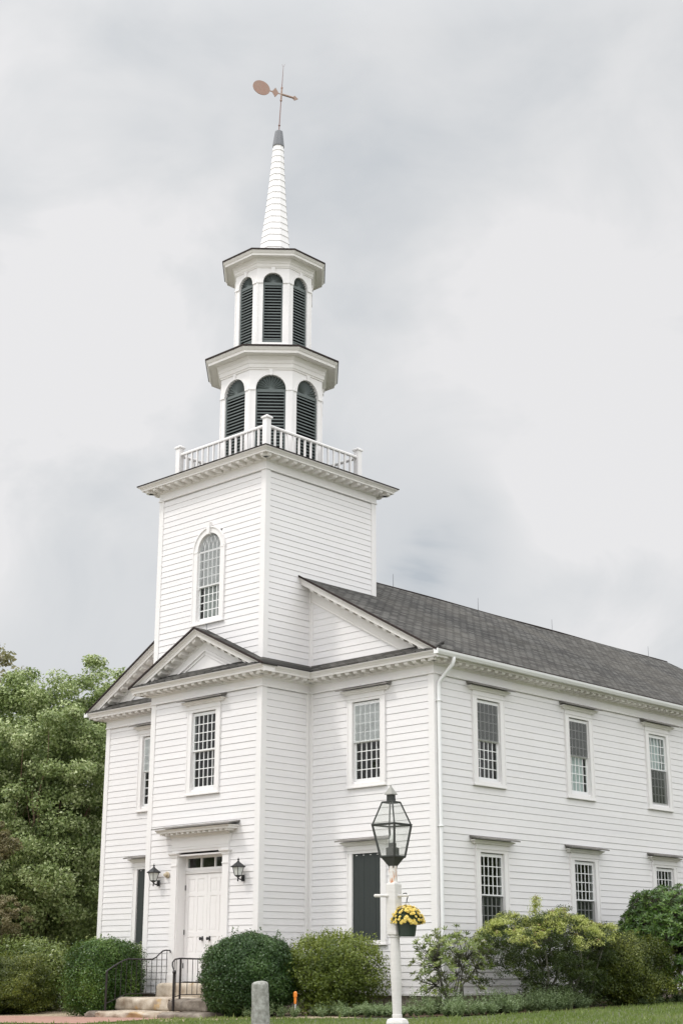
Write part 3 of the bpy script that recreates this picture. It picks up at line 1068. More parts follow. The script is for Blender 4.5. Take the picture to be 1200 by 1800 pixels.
def belfry(R, z0, z1, hw, zs, ze, Rc, zb, slats):
    ap = R * math.cos(math.pi / 8)
    half = R * math.sin(math.pi / 8)
    st = link('belfry_stage', None, church)
    wall = MB(); arch = MB()
    nseg = 14
    louv = []
    for k in range(8):
        X = Matrix.Translation((OX, OY, 0)) @ Matrix.Rotation(math.radians(45 * k), 4, 'Z')
        # face local: x=u, -y outward at distance ap
        P = lambda u, t, z: (u, -(ap + t), z)
        wall.add([P(-half, 0, z0), P(-hw, 0, z0), P(-hw, 0, zs), P(-half, 0, zs)], [(0, 1, 2, 3)], X)
        wall.add([P(hw, 0, z0), P(half, 0, z0), P(half, 0, zs), P(hw, 0, zs)], [(0, 1, 2, 3)], X)
        wall.add([P(-hw, 0, z0), P(hw, 0, z0), P(hw, 0, zb), P(-hw, 0, zb)], [(0, 1, 2, 3)], X)
        pts = [(hw * math.cos(math.pi * i / nseg), zs + hw * math.sin(math.pi * i / nseg)) for i in range(nseg + 1)]
        for i in range(nseg):
            (u0, a0), (u1, a1) = pts[i], pts[i + 1]
            e0 = half if i == 0 else u0
            wall.add([P(u0, 0, a0), P(u1, 0, a1), P(u1, 0, z1), P(u0, 0, z1)], [(0, 1, 2, 3)], X)
            # reveal
            wall.add([P(u0, 0, a0), P(u1, 0, a1), P(u1, -0.14, a1), P(u0, -0.14, a0)], [(0, 1, 2, 3)], X)
            # archivolt
            f0, f1 = (hw + 0.055) / hw, (hw + 0.055) / hw
            q = [(u0, a0), (u1, a1), (u1 * f1, zs + (a1 - zs) * f1), (u0 * f0, zs + (a0 - zs) * f0)]
            arch.prism([P(a, 0.0, b) for a, b in q], [P(a, 0.028, b) for a, b in q], X)
        for s in (-1, 1):
            wall.add([P(s * hw, 0, zs), P(s * half, 0, zs), P(s * half, 0, z1), P(s * hw, 0, z1)], [(0, 1, 2, 3)], X)
            wall.add([P(s * hw, 0, z0), P(s * hw, 0, zs), P(s * hw, -0.14, zs), P(s * hw, -0.14, z0)], [(0, 1, 2, 3)], X)
            # impost
            arch.box(P(s * hw * 1.0, 0.0, zs - 0.045), P(s * (half + 0.008), 0.03, zs + 0.0), X)
            # recessed pilaster panel edges
            arch.box(P(s * (half - 0.035), 0.0, z0), P(s * (half + 0.004), 0.014, zs - 0.045), X)
        # keystone
        kk = [(-0.035, zs + hw - 0.02), (0.035, zs + hw - 0.02), (0.055, ze), (-0.055, ze)]
        arch.prism([P(a, 0.0, b) for a, b in kk], [P(a, 0.055, b) for a, b in kk], X)
        # louver
        lv = MB()
        lt = -0.075
        fw = 0.045
        lv.box(P(-hw + 0.002, lt - 0.04, zb), P(-hw + fw, lt + 0.03, zs), X)
        lv.box(P(hw - 0.002, lt - 0.04, zb), P(hw - fw, lt + 0.03, zs), X)
        lv.box(P(-hw + fw, lt - 0.04, zs - 0.09), P(hw - fw, lt + 0.028, zs), X)
        lv.box(P(-hw + fw, lt - 0.04, zb), P(hw - fw, lt + 0.028, zb + 0.10), X)
        n = int((zs - 0.09 - zb - 0.10) / slats)
        for i in range(n):
            zc = zb + 0.10 + (i + 0.5) * (zs - 0.19 - zb) / n
            q_ = [(lt + 0.028, zc - 0.030), (lt + 0.022, zc + 0.006), (lt - 0.03, zc + 0.030), (lt - 0.05, zc + 0.034), (lt + 0.014, zc - 0.030)]
            lv.prism([P(-hw + fw, a, b) for a, b in q_], [P(hw - fw, a, b) for a, b in q_], X)
        # sunburst fan: pleats round the springing point
        nf = 13
        r0, r1 = 0.05, hw - 0.004
        for i in range(nf * 2):
            a0, a1 = math.pi * i / (2 * nf), math.pi * (i + 1) / (2 * nf)
            d0 = 0.042 if i % 2 == 0 else -0.042
            d1 = -d0
            q = [P(r0 * math.cos(a0), lt, zs + r0 * math.sin(a0)), P(r1 * math.cos(a0), lt + d0, zs + r1 * math.sin(a0)),
                 P(r1 * math.cos(a1), lt + d1, zs + r1 * math.sin(a1)), P(r0 * math.cos(a1), lt, zs + r0 * math.sin(a1))]
            lv.add(q, [(0, 1, 2, 3)], X)
        lv.add([P(r0 * math.cos(math.pi * i / 8), lt + 0.012, zs + r0 * math.sin(math.pi * i / 8)) for i in range(9)], [tuple(range(9))], X)
        lv.build('louver', M['green'], st)
    core = MB()
    core.loft([octring(R - 0.30, z0 + 0.0), octring(R - 0.30, z1)])
    core.build('dark_gap_core', M['black'], st)  # black body added behind the slats, stands in for shade in the gaps
    wall.build('stage_wall', M['trim'], st)
    arch.build('arch_moulding', M['trim'], st)
    return st


# lower stage
RL, RU = 1.62, 1.245
st1 = belfry(RL, 14.9, 18.45, 0.435, 17.38, 17.97, 2.128, 15.12, 0.098)
mb = MB()
oct_sweep(mb, RL, [(0.0, 17.96), (0.03, 17.97), (0.035, 18.01), (0.06, 18.02), (0.065, 18.13), (0.085, 18.15), (0.09, 18.17), (0.09, 18.25), (0.12, 18.29), (0.15, 18.34), (0.15, 18.37),
                   (0.36, 18.37), (0.36, 18.35), (0.39, 18.35), (0.395, 18.42), (0.42, 18.44), (0.465, 18.50), (0.468, 18.515), (0.0, 18.53)])
mb.build('cornice', M['cornice'], st1)
mb = MB()
mb.loft([octring(2.15, 18.515), octring(2.15, 18.57), octring(1.20, 18.88)], caps=True)
mb.build('eave_roof', M['drip'], st1)
mb = MB()
mb.loft([octring(RU + 0.035, 18.86), octring(RU + 0.035, 18.95), octring(RU, 18.97)])
mb.build('flashing', M['trim'], st1)
# upper stage
st2 = belfry(RU, 18.86, 21.78, 0.295, 20.975, 21.44, 1.681, 19.0, 0.093)
mb = MB()
oct_sweep(mb, RU, [(0.0, 21.42), (0.025, 21.43), (0.03, 21.46), (0.045, 21.47), (0.05, 21.55), (0.07, 21.57), (0.075, 21.62), (0.10, 21.66), (0.125, 21.69), (0.125, 21.71),
                   (0.30, 21.71), (0.30, 21.69), (0.33, 21.69), (0.335, 21.75), (0.36, 21.77), (0.395, 21.82), (0.40, 21.835), (0.0, 21.85)])
mb.build('cornice', M['cornice'], st2)
mb = MB()
mb.loft([octring(1.70, 21.835), octring(1.70, 21.885), octring(0.55, 22.35)])
mb.build('eave_roof', M['drip'], st2)

# spire: overlapping courses of shingle boards, leaning a touch as in life
spire = MB()
LX, LY = RX[0], RX[1]


def sp_c(z):
    k = max(0.0, (z - 22.3) / 4.5)
    return (OX + LX * 0.065 * k, OY + LY * 0.065 * k)


def sp_R(z):
    # slightly bell-cast taper
    t = (z - 22.3) / (26.3 - 22.3)
    return 0.515 * (1 - t) + 0.165 * t - 0.03 * math.sin(math.pi * t)


z = 22.3
nsp = 18
for i in range(nsp):
    a = 22.3 + 4.0 * i / nsp
    b = 22.3 + 4.0 * (i + 1) / nsp
    spire.loft([octring(sp_R(a) + 0.014, a, sp_c(a)), octring(sp_R(b) - 0.004, b, sp_c(b))])
spo = spire.build('spire', M['trim'], church)
mb = MB()
mb.loft([octring(sp_R(26.3) + 0.03, 26.26, sp_c(26.3)), octring(sp_R(26.3) + 0.03, 26.30, sp_c(26.3)), octring(0.13, 26.8, sp_c(26.8)), octring(0.115, 26.82, sp_c(26.8))])
mb.build('spire_cap', M['zinc'], spo)

# weather vane (turns on its rod)
vane = thing('weather_vane', 'copper weather vane with round disc tail and arrow above the spire', 'weather vane', (*sp_c(26.82), 26.82))
tilt = Vector((LX * 0.045, LY * 0.045, 1.0))
rodm = MB()
rodm.tube([(0, 0, -0.05), tuple(tilt * 0.22), tuple(tilt * 1.15)], [0.020, 0.017, 0.014], 8)
rodm.lathe([(0.012, 0.19), (0.035, 0.21), (0.035, 0.235), (0.012, 0.25)], 8, c=(LX * 0.01, LY * 0.01, 0))
rodm.tube([tuple(tilt * 1.6), tuple(tilt * 2.4)], [0.014, 0.006], 8)
for s in (-1, 1):
    rodm.tube([tuple(tilt * 2.38), tuple(tilt * 2.48 + Vector((LX, LY, 0)) * 0.05 * s)], 0.004, 5)
rodm.build('rod', M['copper'], vane)
mb = MB()
mb.tube([tuple(tilt * 1.12), tuple(tilt * 1.16)], 0.036, 8)
mb.tube([tuple(tilt * 1.14), tuple(tilt * 1.60)], 0.026, 8)
mb.tube([tuple(tilt * 1.585), tuple(tilt * 1.62)], 0.034, 8)
mb.build('sleeve', M['copperdisc'], vane)
# the arm points right, a little towards the viewer
c0 = tilt * 1.37
ad = Vector((LX, LY, 0)) * 0.86 + Vector((-0.676, 0.737, 0)) * 0.44
ad = Vector((ad.x, ad.y, -0.02)).normalized()
sd_ = ad.cross(Vector((0, 0, 1))).normalized()
upv = sd_.cross(ad).normalized()


def plate(mb, pts, th=0.02):
    mb.prism([tuple(c0 + ad * a + upv * b - sd_ * th / 2) for a, b in pts], [tuple(c0 + ad * a + upv * b + sd_ * th / 2) for a, b in pts])


mb = MB()
plate(mb, [(-0.70 + 0.295 * math.cos(t), 0.02 + 0.255 * math.sin(t)) for t in np.linspace(0, 2 * math.pi, 28, endpoint=False)], 0.02)
mb.build('disc_tail', M['copperdisc'], vane)
mb = MB()
plate(mb, [(-0.335, 0.0), (-0.215, 0.175), (-0.095, 0.0), (-0.215, -0.175)], 0.02)
plate(mb, [(-0.43, -0.018), (-0.43, 0.018), (-0.32, 0.018), (-0.32, -0.018)], 0.018)
plate(mb, [(-0.13, -0.014), (-0.13, 0.014), (0.02, 0.014), (0.02, -0.014)], 0.018)
mb.build('diamond_plate', M['copperdisc'], vane)
mb = MB()
mb.tube([tuple(c0 + ad * 0.0), tuple(c0 + ad * 0.44)], 0.034, 8)
plate(mb, [(0.37, 0.0), (0.46, 0.09), (0.59, 0.0), (0.46, -0.09)], 0.02)
mb.build('arrow_arm', M['copperdisc'], vane)

# lightning rods on the ridge
for y, hgt in ((5.94, 0.42), (10.28, 0.42), (14.55, 0.40), (20.96, 0.40)):
    mb = MB()
    mb.tube([(0, y, 12.80), (0.0, y, 12.84 + hgt)], [0.010, 0.006], 6)
    mb.lathe([(0.02, 12.80), (0.03, 12.83), (0.01, 12.86)], 8, c=(0, y, 0))
    mb.build('lightning_rod', M['zinc'], church)
mb = MB()
mb.tube([(0.18, -D - 0.2, 10.02), (0.18, -D - 0.2, 10.26)], 0.008, 5)
mb.tube([(0.12, -D - 0.2, 10.25), (0.24, -D - 0.2, 10.25)], 0.008, 5)
mb.build('lightning_rod', M['zinc'], church)

# ------------------------------------------------------------------ windows
GH = 1.91    # glass height


def wmesh():
    """shared meshes of one double hung window, local: x across, -y outward, z from the glass bottom"""
    d = {}
    c = MB()
    hw0, hw1 = 0.485, 0.665
    zt = GH + 0.10
    # side casings (butt between sill and head), head, upper frieze
    for s in (-1, 1):
        c.box((s * hw0, -0.052, -0.13), (s * hw1, 0.13, zt))
        c.box((s * (hw1 - 0.03), -0.066, -0.13), (s * (hw1 + 0.004), -0.050, zt + 0.02))
        c.box((s * (hw0 + 0.0), -0.058, -0.13), (s * (hw0 + 0.018), -0.050, zt))
    c.box((-hw1, -0.050, zt), (hw1, 0.13, zt + 0.13))
    c.box((-hw1 - 0.008, -0.068, zt + 0.075), (hw1 + 0.008, -0.048, zt + 0.10))
    c.box((-hw1 + 0.03, -0.046, zt + 0.13), (hw1 - 0.03, 0.0, zt + 0.26))
    d['window'] = c
    s_ = MB()
    s_.box((-0.665, -0.060, -0.205), (0.665, 0.13, -0.132))
    s_.box((-0.68, -0.085, -0.240), (0.68, 0.0, -0.207))
    d['sill'] = s_
    h_ = MB()
    zh = zt + 0.25
    # crown under the hood
    pf = [(0.04, zh - 0.055), (0.085, zh - 0.045), (0.10, zh - 0.01), (0.16, zh + 0.02), (0.17, zh + 0.045), (0.0, zh + 0.05)]
    # mitred returns via sweep
    h_.sweep([(-0.665, 0.0), (-0.665, -0.002), (0.665, -0.002), (0.665, 0.0)], [(t, z) for t, z in [(0.0, zh - 0.055)] + pf])
    d['hood'] = h_
    f_ = MB()
    f_.add([(-0.91, -0.27, zh + 0.052), (0.91, -0.27, zh + 0.052), (0.86, 0.0, zh + 0.11), (-0.86, 0.0, zh + 0.11),
            (-0.91, -0.27, zh + 0.088), (0.91, -0.27, zh + 0.088), (0.86, 0.0, zh + 0.150), (-0.86, 0.0, zh + 0.150)],
           [(0, 3, 2, 1), (4, 5, 6, 7), (0, 1, 5, 4), (1, 2, 6, 5), (2, 3, 7, 6), (3, 0, 4, 7)])
    d['flashing'] = f_

    def sash(z0, z1, t, top):
        m_ = MB()
        y0, y1 = t, t + 0.035
        zb = z0
        m_.box((-0.484, y0, z0 - (0.02 if top else 0.115)), (-0.436, y1, z1 + (0.08 if top else 0.02)))
        m_.box((0.484, y0, z0 - (0.02 if top else 0.115)), (0.436, y1, z1 + (0.08 if top else 0.02)))
        if top:
            m_.box((-0.436, y0, z1), (0.436, y1, z1 + 0.08))
            m_.box((-0.436, y0, z0 - 0.02), (0.436, y1, z0 + 0.02))
        else:
            m_.box((-0.436, y0, z0 - 0.115), (0.436, y1, z0))
            m_.box((-0.436, y0, z1 - 0.015), (0.436, y1, z1 + 0.02))
        for i in range(1, 5):
            x = -0.436 + 0.872 * i / 5
            m_.box((x - 0.0115, y0 + 0.006, z0), (x + 0.0115, y1 - 0.006, z1))
        for j in range(1, 4):
            z = z0 + (z1 - z0) * j / 4
            m_.box((-0.436, y0 + 0.008, z - 0.0105), (0.436, y1 - 0.008, z + 0.0105))
        p_ = MB()
        rr = random.Random(int(z0 * 10) + 3)
        for i in range(5):
            for j in range(4):
                xa, xb = -0.436 + 0.872 * i / 5, -0.436 + 0.872 * (i + 1) / 5
                za, zb_ = z0 + (z1 - z0) * j / 4, z0 + (z1 - z0) * (j + 1) / 4
                e_ = [rr.uniform(-0.0025, 0.0025) for _ in range(3)]
                e_.append(e_[0] + e_[2] - e_[1])
                p_.add([(xa, y0 + 0.018 + e_[0], za), (xb, y0 + 0.018 + e_[1], za), (xb, y0 + 0.018 + e_[2], zb_), (xa, y0 + 0.018 + e_[3], zb_)], [(0, 1, 2, 3)])
        return m_, p_
    d['us'], d['up'] = sash(GH / 2 + 0.01, GH, 0.012, True)
    d['ls'], d['lp'] = sash(0, GH / 2 - 0.01, 0.058, False)
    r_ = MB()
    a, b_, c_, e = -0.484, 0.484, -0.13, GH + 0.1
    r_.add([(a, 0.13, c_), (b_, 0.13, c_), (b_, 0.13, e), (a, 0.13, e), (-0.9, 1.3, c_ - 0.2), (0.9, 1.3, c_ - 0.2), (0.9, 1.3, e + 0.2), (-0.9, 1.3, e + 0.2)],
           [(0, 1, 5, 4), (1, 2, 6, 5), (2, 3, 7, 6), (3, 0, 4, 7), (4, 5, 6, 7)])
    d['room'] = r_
    for nm, z0, z1 in (('tu', GH / 2 - 0.005, GH + 0.005), ('tl', -0.03, GH / 2 + 0.0)):
        q = MB()
        q.add([(-0.445, -0.004, z0), (0.445, -0.004, z0), (0.445, -0.004, z1), (-0.445, -0.004, z1)], [(0, 1, 2, 3)])
        d[nm] = q
    for nm, z0, z1 in (('su', GH / 2, GH + 0.08), ('sl', -0.1, GH / 2)):
        q = MB()
        rr = random.Random(4)
        k = 30
        row = [(-0.47 + 0.94 * i / k, 0.17 + 0.018 * math.sin(i * 1.1) + rr.uniform(-.004, .004)) for i in range(k + 1)]
        q.add([(x, y, z0) for x, y in row] + [(x, y, z1) for x, y in row], [(i, i + 1, k + 2 + i, k + 1 + i) for i in range(k)])
        d[nm] = q
    sp = MB()   # plank shutter filling the opening
    for i in range(5):
        x0 = -0.484 + 0.968 * i / 5
        sp.box((x0 + 0.002, -0.012 - 0.003 * (i % 2), -0.12), (x0 + 0.968 / 5 - 0.002, 0.02, GH + 0.095))
    sp.box((-0.483, 0.0, -0.12), (0.483, 0.018, GH + 0.09))
    d['shutter'] = sp
    ln = MB()
    for i in range(4):
        x0 = -0.36 + 0.24 * i
        ln.box((x0 - 0.028, -0.020, GH + 0.050), (x0 + 0.028, -0.014, GH + 0.066))
    d['clip'] = ln
    return d


WMB = wmesh()
mats = dict(window='trim', sill='trim', hood='cornice', flashing='flash', us='sash', ls='sash', up='glass', lp='glass', room='room', shutter='shutter', clip='trim')
names = dict(window='window', sill='sill', hood='hood', flashing='hood_flashing', us='sash', ls='sash', up='pane', lp='pane', room='room_behind', shutter='shutter', clip='shutter_clip')
WME = {k: WMB[k].mesh(names[k], M[mats[k]]) for k in mats}
SHM = {}
for k in ('su', 'sl'):
    for c in ('shadew', 'shadeg'):
        SHM[k + c] = WMB[k].mesh('curtain', M[c])
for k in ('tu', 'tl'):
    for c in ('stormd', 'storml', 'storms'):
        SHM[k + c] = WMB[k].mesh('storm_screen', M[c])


def window(x, y, z, ang, su=None, sl=None, shut=False, lbl=None):
    o = link('shuttered_window' if shut else 'window', WME['window'], church, (x, y, z), ang)
    for k in (('sill', 'hood', 'flashing', 'shutter', 'clip') if shut else ('sill', 'hood', 'flashing', 'us', 'ls', 'up', 'lp', 'room')):
        link(names[k], WME[k], o)
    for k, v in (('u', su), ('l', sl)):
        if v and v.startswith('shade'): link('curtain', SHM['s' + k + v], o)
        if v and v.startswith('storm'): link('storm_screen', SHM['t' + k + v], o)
    if lbl: o['label'] = lbl
    return o


window(0, -D, 5.88, 0)
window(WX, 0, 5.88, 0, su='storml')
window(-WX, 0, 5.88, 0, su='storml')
window(WX, 0, 1.965, 0, shut=True, lbl='dark green shuttered window')
window(-WX, 0, 1.965, 0, shut=True, lbl='dark green shuttered window')
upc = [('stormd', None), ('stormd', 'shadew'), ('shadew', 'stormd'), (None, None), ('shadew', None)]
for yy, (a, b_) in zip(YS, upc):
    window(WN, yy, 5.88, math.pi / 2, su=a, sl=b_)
    window(WN, yy, 1.965, math.pi / 2, sl='storms')

# arched tower window ---------------------------------------------------------------
aw = MB()
SP, BT = 12.47, 10.53
hw0, hw1 = 0.475, 0.66
Y = -D
for s in (-1, 1):
    aw.box((s * hw0, Y - 0.05, BT - 0.10), (s * hw1, Y + 0.13, SP))
    aw.box((s * (hw1 - 0.03), Y - 0.065, BT - 0.10), (s * (hw1 + 0.004), Y - 0.048, SP))
    aw.box((s * (hw0 - 0.0), Y - 0.062, SP - 0.03), (s * (hw1 + 0.03), Y - 0.045, SP + 0.015))
ns = 20
hwo = 0.60
for i in range(ns):
    a0, a1 = math.pi * i / ns, math.pi * (i + 1) / ns
    for (r0, r1, t, bk) in ((hw0, hw1, 0.045, -0.13), (hw1 - 0.035, hw1 + 0.004, 0.075, 0.0)):
        q = [(r0 * math.cos(a0), r0 * math.sin(a0)), (r0 * math.cos(a1), r0 * math.sin(a1)), (r1 * math.cos(a1), r1 * math.sin(a1)), (r1 * math.cos(a0), r1 * math.sin(a0))]
        aw.prism([(a, Y - bk, SP + b) for a, b in q], [(a, Y - t, SP + b) for a, b in q])
kq = [(-0.05, SP + 0.43), (0.05, SP + 0.43), (0.075, SP + 0.78), (-0.075, SP + 0.78)]
aw.prism([(a, Y, b) for a, b in kq], [(a, Y - 0.11, b) for a, b in kq])
aw = aw.build('arched_window', M['trim'], church)
q = MB()
q.box((-0.66, Y - 0.058, BT - 0.175), (0.66, Y + 0.13, BT - 0.102))
q.box((-0.68, Y - 0.085, BT - 0.21), (0.68, Y, BT - 0.177))
q.build('sill', M['trim'], aw)
zm = 11.44


def tsash(z0, z1, y0, top):
    m_ = MB()
    y1 = y0 + 0.035
    g0 = 0.43
    m_.box((-0.474, y0, z0 - 0.09), (-g0, y1, z1)); m_.box((g0, y0, z0 - 0.09), (0.474, y1, z1))
    m_.box((-g0, y0, z0 - (0.045 if top else 0.09)), (g0, y1, z0))
    m_.box((-g0, y0, z1 - 0.03), (g0, y1, z1 + 0.02))
    for i in range(1, 5):
        x = -g0 + 2 * g0 * i / 5
        m_.box((x - 0.014, y0 + 0.006, z0), (x + 0.014, y1 - 0.006, z1 - 0.03))
    for j in range(1, 4):
        z = z0 + (z1 - z0 - 0.02) * j / 4
        m_.box((-g0, y0 + 0.008, z - 0.012), (g0, y1 - 0.008, z + 0.012))
    return m_


us = tsash(zm + 0.02, SP - 0.02, Y + 0.012, True)
# gothic tracery in the arched head
Rr = 0.43
for i in range(1, 5):
    x0 = -Rr + 2 * Rr * i / 5
    for s in (-1, 1):
        # arc centre so it starts vertical at the springing and leans over by s
        Ra = 0.62
        pts = []
        for k in range(11):
            a = k * 0.11
            x = x0 + s * (Ra - Ra * math.cos(a)); zz = Ra * math.sin(a)
            if x * x + zz * zz > (Rr - 0.0) ** 2: break
            pts.append((x, Y + 0.03, SP + zz))
        if len(pts) > 1: us.tube(pts, 0.011, 5)
us.build('sash', M['sash'], aw)
q = MB()
q.add([(0.0, Y + 0.031, SP)] + [(Rr * math.cos(math.pi * i / 24), Y + 0.031, SP + Rr * math.sin(math.pi * i / 24)) for i in range(25)], [(0, i, i + 1) for i in range(1, 25)])
q.add([(-0.43, Y + 0.031, zm + 0.02), (0.43, Y + 0.031, zm + 0.02), (0.43, Y + 0.031, SP - 0.001), (-0.43, Y + 0.031, SP - 0.001)], [(0, 1, 2, 3)])
q.build('pane', M['glass'], aw)
tsash(BT, zm, Y + 0.058, False).build('sash', M['sash'], aw)
q = MB(); q.add([(-0.43, Y + 0.075, BT), (0.43, Y + 0.075, BT), (0.43, Y + 0.075, zm - 0.03), (-0.43, Y + 0.075, zm - 0.03)], [(0, 1, 2, 3)]); q.build('pane', M['glass'], aw)
q = MB()
q.add([(-0.33, Y + 0.17, BT - 0.1), (0.44, Y + 0.20, BT - 0.1), (0.44, Y + 0.20, zm - 0.03), (-0.33, Y + 0.17, zm - 0.03)], [(0, 1, 2, 3)])
q.add([(-0.47, Y + 0.16, zm - 0.02), (0.47, Y + 0.16, zm - 0.02), (0.47, Y + 0.16, SP + 0.5), (-0.47, Y + 0.16, SP + 0.5)], [(0, 1, 2, 3)])
q.build('sky_grey_sheet', M['shadet'], aw)  # grey sheet added to give the panes their reflected sky tone
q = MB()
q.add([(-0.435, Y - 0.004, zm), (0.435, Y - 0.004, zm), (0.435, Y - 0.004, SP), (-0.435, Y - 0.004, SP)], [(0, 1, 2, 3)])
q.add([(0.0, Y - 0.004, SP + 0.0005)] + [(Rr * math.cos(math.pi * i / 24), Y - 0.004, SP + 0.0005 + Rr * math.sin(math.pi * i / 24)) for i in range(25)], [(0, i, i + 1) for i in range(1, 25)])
q.build('reflection_pane', M['stormt'], aw)
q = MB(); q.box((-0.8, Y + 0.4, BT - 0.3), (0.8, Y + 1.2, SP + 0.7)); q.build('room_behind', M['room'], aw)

# ------------------------------------------------------------------ door
dr = MB()
DB = 0.83
Y = -D
for s in (-1, 1):
    # pilasters
    dr.box((s * 0.905, Y - 0.06, DB - 0.02), (s * 1.14, Y + 0.02, 4.02))
    dr.box((s * 0.895, Y - 0.078, DB - 0.02), (s * 1.155, Y - 0.058, DB + 0.20))
    dr.box((s * 0.895, Y - 0.075, 3.80), (s * 1.155, Y - 0.058, 3.835))
    dr.sweep([(s * 1.02 - 0.115, Y + 0.02), (s * 1.02 - 0.115, Y - 0.06), (s * 1.02 + 0.115, Y - 0.06), (s * 1.02 + 0.115, Y + 0.02)],
             [(0, 4.02), (0.02, 4.03), (0.03, 4.08), (0.07, 4.12), (0.075, 4.15), (0, 4.15)])
    # jamb reveal, panelled
    dr.box((s * 0.88, Y - 0.03, DB), (s * 0.91, Y + 0.34, 4.10))
    dr.box((s * 0.875, Y + 0.03, DB + 0.3), (s * 0.882, Y + 0.22, 3.9))
dr.box((-0.88, Y - 0.03, 4.06), (0.88, Y + 0.34, 4.10))
# entablature
dr.box((-1.13, Y - 0.055, 4.152), (1.13, Y + 0.02, 4.55))
dr.box((-1.145, Y - 0.075, 4.22), (1.145, Y - 0.05, 4.25))
dr.box((-1.145, Y - 0.07, 4.29), (1.145, Y - 0.05, 4.305))
# splayed ears of the entablature frieze
for s in (-1, 1):
    dr.prism([(s * 1.13, Y - 0.056, 4.30), (s * 1.13, Y - 0.056, 4.56), (s * 1.20, Y - 0.056, 4.56)], [(s * 1.13, Y + 0.01, 4.30), (s * 1.13, Y + 0.01, 4.56), (s * 1.20, Y + 0.01, 4.56)])
do = dr.build('doorway', M['trim'], church)
q = MB()
q.sweep([(-1.13, Y + 0.01), (-1.13, Y - 0.05), (1.13, Y - 0.05), (1.13, Y + 0.01)],
        [(0, 4.55), (0.02, 4.555), (0.05, 4.60), (0.055, 4.66), (0.30, 4.66), (0.305, 4.70), (0.33, 4.72), (0.35, 4.755), (0, 4.76)])
for i in range(13):
    x = -1.30 + 2.6 * i / 12
    q.box((x - 0.045, Y - 0.07, 4.61), (x + 0.045, Y - 0.31, 4.665))
q.build('hood', M['cornice'], do)
q = MB()
q.add([(-1.56, Y - 0.46, 4.762), (1.56, Y - 0.46, 4.762), (1.5, Y, 4.85), (-1.5, Y, 4.85), (-1.56, Y - 0.46, 4.79), (1.56, Y - 0.46, 4.79), (1.5, Y, 4.88), (-1.5, Y, 4.88)],
      [(0, 3, 2, 1), (4, 5, 6, 7), (0, 1, 5, 4), (1, 2, 6, 5), (2, 3, 7, 6), (3, 0, 4, 7)])
q.build('hood_flashing', M['flash'], do)
yd = Y + 0.27
q = MB()   # transom bar and lights
q.box((-0.88, yd - 0.03, 3.60), (0.88, yd + 0.05, 3.72))
for k in range(3): q.box((-0.88, yd - 0.045, 3.615 + k * 0.035), (0.88, yd - 0.028, 3.632 + k * 0.035))
q.box((-0.88, yd - 0.02, 3.72), (-0.82, yd + 0.05, 4.06)); q.box((0.82, yd - 0.02, 3.72), (0.88, yd + 0.05, 4.06))
q.box((-0.82, yd - 0.02, 4.01), (0.82, yd + 0.05, 4.06)); q.box((-0.82, yd - 0.02, 3.721), (0.82, yd + 0.05, 3.76))
for x in (-0.275, 0.275): q.box((x - 0.02, yd - 0.018, 3.76), (x + 0.02, yd + 0.04, 4.01))
tro = q.build('transom', M['trim'], do)
q = MB(); q.add([(-0.82, yd + 0.014, 3.76), (0.82, yd + 0.014, 3.76), (0.82, yd + 0.014, 4.01), (-0.82, yd + 0.014, 4.01)], [(0, 1, 2, 3)]); q.build('transom_pane', M['glass'], do)
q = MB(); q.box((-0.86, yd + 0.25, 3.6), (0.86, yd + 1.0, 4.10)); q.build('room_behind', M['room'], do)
for s in (-1, 1):
    q = MB()
    x0, x1 = (s * 0.003, s * 0.875)
    q.box((x0, yd, DB + 0.02), (x1, yd + 0.045, 3.595))
    # stiles and rails proud of the recessed panels
    xm = (x0 + x1) / 2
    for (a, b_) in ((0.003, 0.115), (0.76, 0.875), (0.39, 0.49)):
        q.box((s * a, yd - 0.012, DB + 0.02), (s * b_, yd + 0.001, 3.595))
    for (a, b_) in ((DB + 0.02, DB + 0.24), (1.42, 1.56), (1.98, 2.12), (3.02, 3.12), (3.47, 3.595)):
        q.box((s * 0.115, yd - 0.0112, a), (s * 0.39, yd + 0.001, b_))
        q.box((s * 0.49, yd - 0.0112, a), (s * 0.76, yd + 0.001, b_))
    for (c0_, c1_) in ((0.115, 0.39), (0.49, 0.76)):
        for (a, b_) in ((DB + 0.24, 1.42), (1.56, 1.98), (2.12, 3.02), (3.12, 3.47)):
            q.box((s * (c0_ + 0.045), yd - 0.006, a + 0.045), (s * (c1_ - 0.045), yd + 0.001, b_ - 0.045))
    d_ = q.build('door', M['trim'], church)
    kx = s * 0.14
    k_ = MB()
    X = Matrix.Translation((kx, yd - 0.02, 1.93)) @ Matrix.Rotation(math.pi / 2, 4, 'X')
    k_.lathe([(0.036, 0.0), (0.036, 0.012), (0.016, 0.02), (0.016, 0.05), (0.042, 0.062), (0.044, 0.085), (0.02, 0.10)], 12, X=X)
    k_.box((kx - 0.022, yd - 0.026, 1.87), (kx + 0.022, yd - 0.011, 1.99))
    k_.build('handle', M['black'], d_)
    hg = MB()
    for z in (1.25, 2.1, 3.25): hg.box((s * 0.868, yd - 0.040, z - 0.065), (s * 0.884, yd - 0.015, z + 0.065))
    hg.build('hinge', M['black'], d_)

